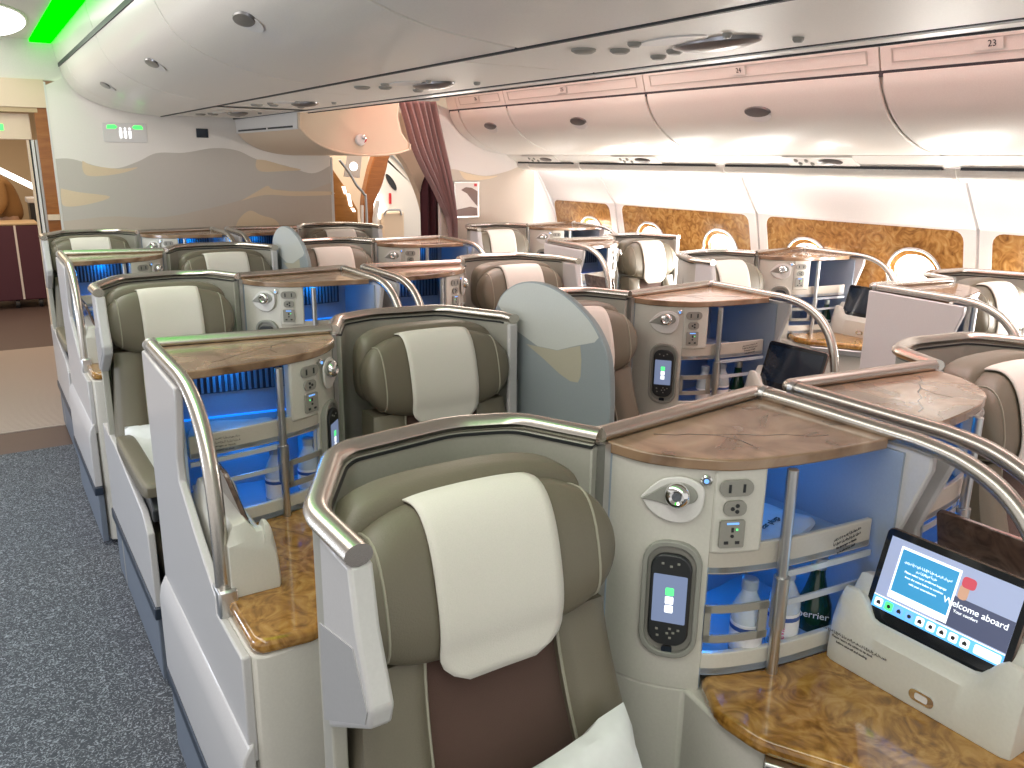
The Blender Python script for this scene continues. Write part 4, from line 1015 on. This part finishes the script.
bm = bmesh.new(); tube(bm, [(3.685, YR-.006, 1.56), (3.80, YR-.006, 1.37), (3.93, YR-.006, 1.12)], .008, 8); struct('trim_31', bm, 'white')
r = empty('framed_print', (3.075, YR-.008, 1.33), 'framed colour picture on the bulkhead beside the curtain', 'framed picture')
bm = bmesh.new(); box(bm, -.105, .105, -.008, .008, -.13, .13); obj('frame', bm, 'satin', r, bevel=.003)
def fp(nm, poly, m, d):
    bm = bmesh.new(); prism(bm, poly, -.008-d, -.0075-d, lambda p, h: (p[0], h, p[1])); obj(nm, bm, m, r)
fp('print', [(-.095, -.12), (.095, -.12), (.095, .12), (-.095, .12)], 'photo_a', .0005)
fp('figure', [(-.09, -.115), (.09, -.115), (.085, -.06), (.03, -.05), (-.03, -.06), (-.09, -.07)], 'photo_b', .0015)
fp('figure', [(-.05, .07), (.0, .045), (.04, .0), (.09, -.05), (.09, .06), (.04, .085), (-.01, .09)], 'photo_b', .0015)
fp('red_dot', [(.06, .095), (.085, .095), (.085, .115), (.06, .115)], 'red', .002)
# curtain
def curtain(nm, left, right, y, folds, amp, m, label):
    bm = bmesh.new(); nv = 30; nu = folds*6; Lp = smoothpath([(a, 0, b) for a, b in left], 10); Rp = smoothpath([(a, 0, b) for a, b in right], 10)
    rows = []
    for j in range(nv+1):
        t = j/nv; a = Lp[int(t*(len(Lp)-1))]; b = Rp[int(t*(len(Rp)-1))]; row = []
        for i in range(nu+1):
            q = i/nu; p = a.lerp(b, q)
            row.append(bm.verts.new((p.x, y+amp*math.sin(q*folds*2*PI+.6*math.sin(3*t))+.012*math.sin(q*9+t*4), p.z)))
        rows.append(row)
    for A_, B_ in zip(rows, rows[1:]):
        for i in range(nu): bm.faces.new([A_[i], A_[i+1], B_[i+1], B_[i]])
    o = obj(nm, bm, m); sd = o.modifiers.new('t', 'SOLIDIFY'); sd.thickness = .004
    return tag(o, label, 'curtain')
curtain('door_curtain', [(2.53, 1.99), (2.575, 1.86), (2.625, 1.70), (2.70, 1.55), (2.79, 1.40), (2.85, 1.28), (2.90, 1.17), (2.92, .9), (2.92, .05)], [(2.815, 2.0), (2.845, 1.86), (2.885, 1.70), (2.92, 1.55), (2.945, 1.40), (2.96, 1.28), (2.968, 1.17), (2.97, .9), (2.97, .05)], 5.36, 6, .022, 'curtain', 'mauve curtain gathered to the right beside the window side bins')
curtain('door_curtain', [(2.86, 1.50), (2.83, 1.40), (2.82, 1.2), (2.82, .05)], [(3.10, 1.50), (3.11, 1.40), (3.12, 1.2), (3.12, .05)], 5.62, 5, .02, 'curtain_dark', 'dark maroon inner curtain below and behind the mauve curtain')
bm = bmesh.new(); tube(bm, [(2.50, 5.40, 1.995), (2.86, 5.40, 2.02)], .010, 8); tube(bm, smoothpath([(2.50, 5.42, 1.99), (2.52, 5.42, 1.86), (2.56, 5.42, 1.75)], 4), .012, 8); tag(obj('curtain_rail', bm, 'satin'), 'silver curtain rail above the mauve curtain', 'curtain rail')
# arch lining between stowage box and curtain
bm = bmesh.new(); profile = psm([(2.38, 1.74), (2.60, 1.72), (2.72, 1.62), (2.82, 1.45), (2.90, 1.22), (2.93, .9), (2.93, 0)], 4)
prism(bm, profile+[(3.15, 0), (3.15, .9), (3.10, 1.3), (3.0, 1.6), (2.86, 1.9), (2.45, 2.0)], 5.72, 5.80, lambda p, h: (p[0], h, p[1])); struct('wall_arch', bm, 'cream')

# ------------------------------------------------------------------ far left: header, wood strip, doorway, galley, cart, person
bm = bmesh.new(); prism(bm, [(6.16, 2.29), (6.16, 2.255), (6.22, 2.06), (6.30, 2.06), (6.30, 2.29)], -2.0, .60, lambda p, h: (h, p[0], p[1])); struct('wall_header', bm, 'ceiling')
bm = bmesh.new(); box(bm, -1.2, .492, 6.20, 6.26, 1.895, 2.062); struct('trim_32', bm, 'cream')
bm = bmesh.new(); box(bm, -1.2, .44, 6.21, 6.25, 1.865, 1.895); struct('trim_33', bm, 'cream_dark')
bm = bmesh.new(); box(bm, .420, .492, 6.215, 6.245, 0, 1.896); tag(obj('wood_strip', bm, 'wood'), 'narrow red brown wooden strip between the doorway and the dune bulkhead', 'wood panel')
bm = bmesh.new(); box(bm, .42, .49, 6.19, 6.216, 1.20, 1.235); tag(obj('door_latch_plate', bm, 'cream'), 'small cream latch plate low on the red brown wooden strip', 'latch')
r = empty('exit_sign', (.20, 6.262, 1.775), 'cream door lintel with a small green lit sign over the doorway', 'sign')
bm = bmesh.new(); box(bm, -1.0, .195, 0, .05, -.075, .085); obj('lintel', bm, 'cream', r, bevel=.004)
bm = bmesh.new(); box(bm, -.12, .045, -.003, .002, -.022, .016); obj('sign_light', bm, 'exit_e', r)
r = empty('door_frame', (0, 0, 0), 'cream and silver folded door frame at the right of the doorway', 'door frame')
for x0, x1, y0, m in ((.362, .376, 6.27, 'cream'), (.376, .386, 6.29, 'bin_gap'), (.386, .402, 6.27, 'white'), (.402, .410, 6.30, 'cream_dark'), (.408, .422, 6.26, 'satin')):
    bm = bmesh.new(); box(bm, x0, x1, y0, y0+.04, 0, 1.70); obj('jamb', bm, m, r)
# galley beyond
bm = bmesh.new(); prism(bm, [(-1.5, 0), (1.3, 0), (1.3, 2.2), (-1.5, 2.2)], 12.6, 12.65, lambda p, h: (p[0], h, p[1])); struct('wall_galley', bm, 'cream_dark')
slab('ceiling', -2.0, 1.3, 6.3, 12.6, 2.2, 2.24, 'cream_dark')
bm = bmesh.new(); prism(bm, [(6.4, 0), (6.4, 2.2), (12.6, 2.2), (12.6, 0)], .95, 1.0, lambda p, h: (h, p[0], p[1])); struct('wall_galley_side', bm, 'cream')
r = empty('galley_light', (0, 0, 0), 'long slanted white light strip glowing in the galley beyond the doorway', 'light strip')
bm = bmesh.new(); tube(bm, [(.34, 12.0, 1.44), (.82, 12.0, 1.16)], .035, 8); obj('tube', bm, 'lamp', r)
r = empty('galley_shelf', (.72, 11.6, 0), 'cream galley counter with dark trays beyond the doorway', 'counter')
bm = bmesh.new(); box(bm, -.14, .22, -.2, .2, 1.06, 1.12); obj('counter_top', bm, 'white', r, bevel=.01)
bm = bmesh.new(); box(bm, -.12, .20, -.18, .18, .02, 1.06); obj('cabinet', bm, 'blackp', r)
# cart
r = empty('galley_cart', (.33, 10.55, 0), 'maroon covered cart on castors in the doorway at the left edge', 'cart')
bm = bmesh.new(); box(bm, -.42, .262, -.25, .25, .09, .885); obj('body', bm, 'maroon', r, bevel=.012)
bm = bmesh.new(); box(bm, -.42, .266, -.255, .25, .885, .91); obj('top', bm, 'cream_dark', r, bevel=.008)
bm = bmesh.new(); prism(bm, [(.035, .10), (.055, .10), (.055, .885), (.035, .885)], -.256, -.249, lambda p, h: (p[0], h, p[1])); obj('edge_strip', bm, 'photo_a', r)
for x in (-.35, -.02, .20):
    bm = bmesh.new(); lathe(bm, [(.045, -.02), (.048, 0), (.045, .02)], (0, 0, 0), 18, f=lambda p: Vector((x+p[2], -.2+p[0], .05+p[1]))); obj('castor', bm, 'dark', r)
# person in a tan jacket bending behind the cart
def skin_mesh(nm, chains, m, parent, subd=2):
    me = bpy.data.meshes.new(nm); vs = []; es = []; rs = []; idx = {}
    for ch in chains:
        prev = None
        for p, rad in ch:
            key = tuple(round(c, 4) for c in p)
            if key not in idx: idx[key] = len(vs); vs.append(p); rs.append(rad)
            if prev is not None: es.append((prev, idx[key]))
            prev = idx[key]
    me.from_pydata(vs, es, []); o = bpy.data.objects.new(nm, me); C.objects.link(o); o.parent = parent; me.materials.append(M[m])
    md = o.modifiers.new('skin', 'SKIN'); md.use_smooth_shade = True
    for i, v in enumerate(me.skin_vertices[0].data): v.radius = (rs[i], rs[i]); v.use_root = (i == 0)
    s = o.modifiers.new('s', 'SUBSURF'); s.levels = subd; s.render_levels = subd
    return o
r = empty('person', (.31, 11.1, 0), 'person in a tan jacket bending forward behind the maroon cart at the left edge', 'person'); r.scale = (.95, .95, .95)
skin_mesh('body', [[((.06, 0, .92), .15), ((.05, 0, 1.08), .15), ((0, 0, 1.24), .17), ((-.07, 0, 1.38), .15), ((-.12, 0, 1.46), .065), ((-.15, 0, 1.53), .055), ((-.18, 0, 1.60), .095), ((-.20, 0, 1.68), .09)],
                   [((-.07, 0, 1.38), .15), ((-.02, -.20, 1.36), .07), ((.0, -.26, 1.14), .055), ((-.14, -.30, .98), .042), ((-.20, -.31, .95), .03)],
                   [((-.07, 0, 1.38), .15), ((-.02, .20, 1.36), .07), ((.0, .26, 1.14), .055), ((-.14, .30, .98), .042)],
                   [((.06, 0, .92), .15), ((.06, -.1, .80), .10), ((.05, -.11, .46), .07), ((.06, -.11, .10), .05), ((-.08, -.11, .04), .04)],
                   [((.06, 0, .92), .15), ((.06, .1, .80), .10), ((.05, .11, .46), .07), ((.06, .11, .10), .05), ((-.08, .11, .04), .04)]], 'skin', r)
skin_mesh('jacket', [[((.06, 0, .88), .19), ((.05, 0, 1.08), .185), ((0, 0, 1.24), .20), ((-.07, 0, 1.37), .175), ((-.11, 0, 1.44), .10)],
                     [((-.07, 0, 1.37), .175), ((-.02, -.21, 1.36), .09), ((.0, -.27, 1.14), .075), ((-.12, -.30, 1.0), .06)],
                     [((-.07, 0, 1.37), .175), ((-.02, .21, 1.36), .09), ((.0, .27, 1.14), .075), ((-.12, .30, 1.0), .06)]], 'jacket', r)
skin_mesh('trousers', [[((.06, 0, .88), .17), ((.06, -.1, .78), .12), ((.05, -.11, .46), .09), ((.06, -.11, .10), .07)], [((.06, 0, .88), .17), ((.06, .1, .78), .12), ((.05, .11, .46), .09), ((.06, .11, .10), .07)]], 'trousers', r)
bm = bmesh.new(); superell(bm, (-.17, 0, 1.66), (.11, .10, .12), (1, 1)); obj('hair', bm, 'hair', r)

# ------------------------------------------------------------------ lights
def area(name, loc, size, energy, col, rot=(0, 0, 0), spread=PI):
    l = bpy.data.lights.new(name, 'AREA'); l.shape = 'RECTANGLE'; l.size, l.size_y = size; l.energy = energy; l.color = col
    l.spread = spread
    o = bpy.data.objects.new(name, l); C.objects.link(o); o.location = loc; o.rotation_euler = rot; return o
area('aisle_light_left', (.0, 2.0, 2.26), (.5, 7.5), 46, (1., .97, .91))
area('aisle_light_right', (2.5, 1.7, 2.26), (.5, 7.2), 34, (1., .91, .89), spread=math.radians(105))
area('window_wash', (3.60, 1.8, 1.535), (.05, 7.0), 5, (1., .93, .97), (0, math.radians(-25), 0))
area('pink_cove_light', (2.20, 1.9, 2.24), (.08, 7.0), 13, (1., .33, .28), (0, math.radians(60), 0))
for y, e in ((4.5, 16), (2.35, 12)): area('left_window_daylight', (-1.7, y, 1.1), (.5, .55), e, (.72, .82, 1.), (0, math.radians(-52), 0))
area('galley_lamp', (.0, 9.5, 2.15), (1.2, 4), 40, (1., .80, .58))
area('vestibule_lamp', (3.0, 7.0, 2.2), (1.2, 1.5), 35, (1., .86, .70))
area('stowage_lamp', (2.2, 3.9, 1.855), (.3, .6), 3, (1., .88, .76), (math.radians(-50), 0, 0))
for i, w in enumerate(glows):
    p = wp((w, 1.02), .03); area('window_daylight', p, (.24, .34), 9, (1., .96, .90), (0, math.radians(90+12), 0))
for k in ('1L', '2L', '3L', '4L', '5L', '1R', '4R', '3R', '2R', 'WC', 'W4', '5R'):
    e = {'1L': 1., '2L': 1.1, '3L': .8, '4L': 1., '5L': .9, '1R': .9, '4R': .4, '3R': .3, '2R': .12, 'WC': .1, 'W4': .12, '5R': .5}[k]
    for u, v, z in ((.17, .08, 1.10), (.20, .08, .925)):
        l = bpy.data.lights.new('shelf_lamp', 'POINT'); l.energy = e*.38; l.color = (.0, .30, 1.); l.shadow_soft_size = .02
        o = bpy.data.objects.new('shelf_lamp', l); C.objects.link(o); o.location = at(k, u, v, z)
w = bpy.data.worlds.new('world'); bpy.context.scene.world = w; w.use_nodes = True
bg = w.node_tree.nodes['Background']; bg.inputs[0].default_value = (1., .97, .93, 1); bg.inputs[1].default_value = .72
sc = bpy.context.scene
sc.view_settings.view_transform = 'Standard'; sc.view_settings.look = 'None'; sc.view_settings.gamma = 1; sc.view_settings.use_curve_mapping = False
sc.view_settings.exposure = .25
